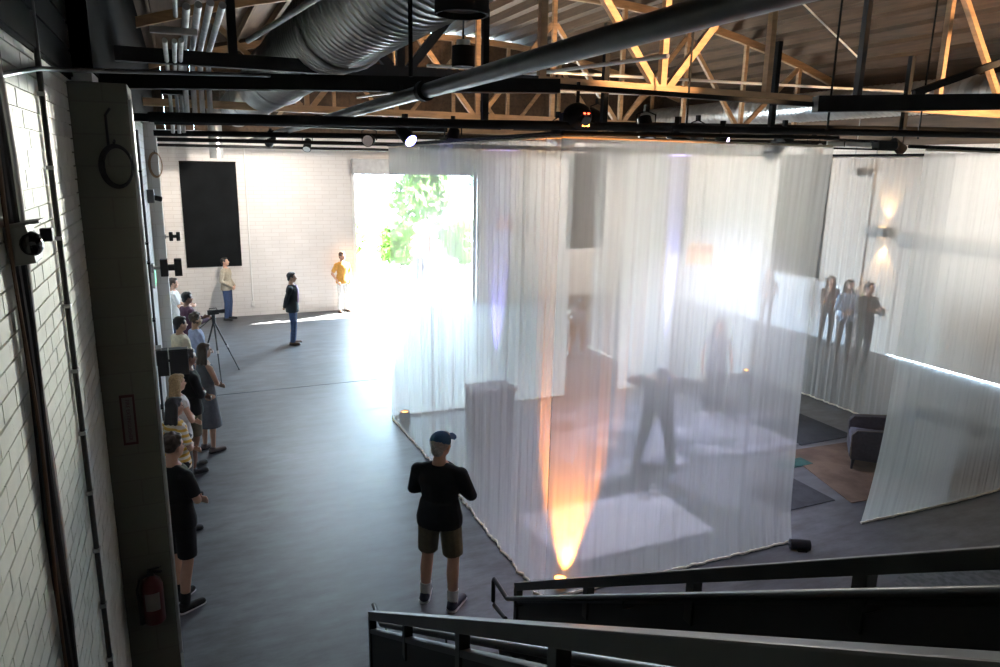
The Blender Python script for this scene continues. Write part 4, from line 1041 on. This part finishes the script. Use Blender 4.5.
person('man in black T-shirt and dark shorts leaning behind the near pier', (-.25, 6.98), 50, 1.77, 'hug', 'skin', 'hair_br', 'curly', BLK, .5, cloth('darkshorts', 24, 26, 28), 'shorts', cloth('boots', 14, 13, 12), cloth('darksock', 20, 20, 20), stance=.09, stride=.05)
person('figure in black bending with hands clasped behind the head', (6.12, 8.2), 212, 1.74, 'headhold', 'skin3', 'hair_b', 'short', cloth('charcoal', 34, 34, 38), .9, cloth('charcoal', 34, 34, 38), 'long', SHK, lean=R(26), head_pitch=22, stance=.20, stride=.06, knee=.16)
person('woman in grey top and dark trousers standing with arms at her sides', (8.36, 9.62), 205, 1.74, 'down', 'skin3', 'hair_b', 'bob', cloth('topgrey', 100, 104, 112), .15, BLK, 'long', WHT, fem=True)
person('person in white top crouching forward in the back curtain gap', (8.13, 14.14), 195, 1.68, 'front', 'skin', 'hair_br', 'bob', WHT, .4, cloth('tanshorts', 150, 120, 96), 'shorts', SHB, lean=R(48), knee=.35, stance=.15, head_pitch=-20)
person('woman with bent arms before the daylit wall patch, leftmost of three guests', (14.62, 12.95), 215, 1.74, 'chin', 'skin', 'hair_br', 'long', cloth('brownknit', 108, 92, 82), .8, cloth('brown', 84, 72, 66), 'long', SHK, fem=True)
person('person in pale blue shirt, middle of the three guests', (13.85, 11.75), 205, 1.86, 'hug', 'skin', 'hair_br', 'bob', cloth('skyshirt', 170, 184, 208), .8, cloth('taupe', 96, 86, 80), 'long', SHB, fem=True)
person('man in dark shirt with folded arms, nearest of the three guests', (13.75, 11.15), 190, 1.90, 'crossed', 'skin', 'hair_br', 'short', cloth('umber', 80, 70, 66), .8, cloth('taupe', 96, 86, 80), 'long', SHB)
person('guest in pale clothes faintly seen before the far right black cover', (14.2, 14.6), 215, 1.70, 'hug', 'skin', 'hair_br', 'bob', cloth('palegrey', 180, 176, 170), .8, cloth('palegrey', 180, 176, 170), 'long', SHB, fem=True)
person('distant person standing outside beyond the doorway', (8.1, 26.0), 180, 1.72, 'down', 'skin3', 'hair_b', 'short', GREY, .6, cloth('darkpants', 50, 50, 56), 'long', SHK)

bent = [o for o in bpy.data.objects if o.get('label', '').startswith('figure in black bending')][0]; bent.scale = (1.18, 1.15, 1)
# ------------------------------------------------------------------ light
w = bpy.data.worlds.new('sky'); S.world = w; w.use_nodes = True
bg = w.node_tree.nodes['Background']; bg.inputs[0].default_value = (.56, .79, 1.0, 1); bg.inputs[1].default_value = 52.0
sun = bpy.data.lights.new('sun', 'SUN'); sun.energy = 200; sun.angle = R(.6); sun.color = (1, .95, .86)
so = bpy.data.objects.new('sun', sun); COL.objects.link(so)
so.rotation_euler = V((-1.0, -.36, -.95)).to_track_quat('-Z', 'Y').to_euler(); so.location = (20, 30, 20)
pl = bpy.data.lights.new('door_portal', 'AREA'); pl.shape = 'RECTANGLE'; pl.size = DX1 - DX0; pl.size_y = DZ; pl.cycles.is_portal = True
po = bpy.data.objects.new('door_portal', pl); COL.objects.link(po); po.location = ((DX0 + DX1) / 2, YF + .28, DZ / 2); po.rotation_euler = (R(-90), 0, 0)

WARM = (1, .62, .34)
def stage(label, loc, target, energy, col, size, blend=.5, rad=.08):  # fixture shell plus spot; also used for added fill lamps
    d = V(target) - V(loc); rz = math.atan2(-d.x, d.y); tl = -math.atan2(d.z, math.hypot(d.x, d.y))
    t = par(label, loc, rz, tl, E_WARM if col[2] < .6 else mat('lens_white', (.8, .8, .8, 1), .2), .10, .28)
    spot('lamp_beam', V(loc) + d.normalized() * .19, target, energy, col, size, blend, rad, t); return t
stage('amber stage lamp outside the view, aimed at the nearest truss', (5.4, 2.2, 4.7), (5.4, 7.95, 6.1), 4600, WARM, 25)
stage('added amber fill lamp washing the right roof boards', (11.6, 5.6, 5.2), (11.0, 10.0, 7.0), 700, WARM, 90)  # added out of view to warm the roof boards
stage('added amber fill lamp washing the middle truss', (5.6, 9.4, 4.95), (5.2, 14.2, 6.6), 160, (1, .66, .36), 95)  # added to warm the truss behind; no known fixture
stage('white stage lamp in the grid raking the left brick wall', (2.95, 12.25, 4.62), (-.6, 4.0, 3.8), 2700, (1, .98, .85), 17, .9)
stage('added lavender fill lamp over the curtained room', (7.0, 8.9, 4.75), (7.0, 8.6, 0), 1150, (.70, .72, 1), 74, 1)  # added fill for the rugs and floor inside the curtains
stage('added cool fill lamp over the open floor by the doorway', (2.9, 18.3, 4.66), (1.3, 14.5, 0), 750, (.74, .87, 1), 150, .8)  # added fill to brighten the middle of the open floor
stage('added white fill lamp aimed at the top of the front sheer curtain', (5.2, 9.6, 4.62), (4.8, 5.7, 4.05), 850, (1, .97, .88), 60, .9)  # added to whiten the upper front cloth
stage('added white fill lamp aimed at the top of the right sheer curtain', (9.6, 9.2, 4.62), (9.2, 5.7, 4.15), 800, (1, .94, .85), 66, .9)  # added to whiten the upper right cloth
stage('added white fill lamp aimed at the top of the rear sheer curtain', (7.2, 7.4, 4.62), (8.2, 11.5, 2.9), 260, (1, .96, .92), 95, .6)  # added to brighten the rear panels from inside
stage('added lavender fill lamp washing the lower front sheer curtain', (5.0, 7.3, 4.7), (4.8, 5.7, 1.3), 560, (.70, .72, 1), 80, .8)  # added tint light for the lower front cloth
stage('added lavender fill lamp washing the lower left sheer curtain', (4.7, 8.9, 4.7), (3.06, 8.7, 1.4), 360, (.72, .74, 1), 90, .8)  # added tint light for the lower left cloth
for lx, ly, tx, ty, tz, en, nm in ((2.0, 17.8, 1.2, 21.1, 2.6, 440, 'washing the far wall behind the black cover'), (6.0, 17.6, 4.4, 21.1, 2.4, 220, 'washing the far wall beside the doorway'),
                                  (10.8, 17.8, 11.5, 21.1, 2.6, 560, 'washing the far wall right of the doorway'), (11.9, 18.5, 15.1, 18.5, 2.6, 260, 'washing the right wall near its far corner'),
                                  (11.9, 14.4, 15.1, 14.4, 2.6, 300, 'washing the right wall above the daylit wall patch'), (11.8, 9.4, 15.1, 9.2, 2.8, 360, 'washing the loading door')):
    stage('added white fill lamp at grid height ' + nm, (lx, ly, 4.72), (tx, ty, tz), en, (1, .91, .81), 125, .8)  # wall washers added to brighten the walls, not known fixtures

S.view_settings.view_transform = 'Standard'; S.view_settings.look = 'None'; S.view_settings.gamma = 1; S.view_settings.use_curve_mapping = False
S.view_settings.exposure = 0.28
S.cycles.use_denoising = True
S.cycles.transparent_max_bounces = 40; S.cycles.max_bounces = 10; S.cycles.diffuse_bounces = 5
S.cycles.sample_clamp_indirect = 8
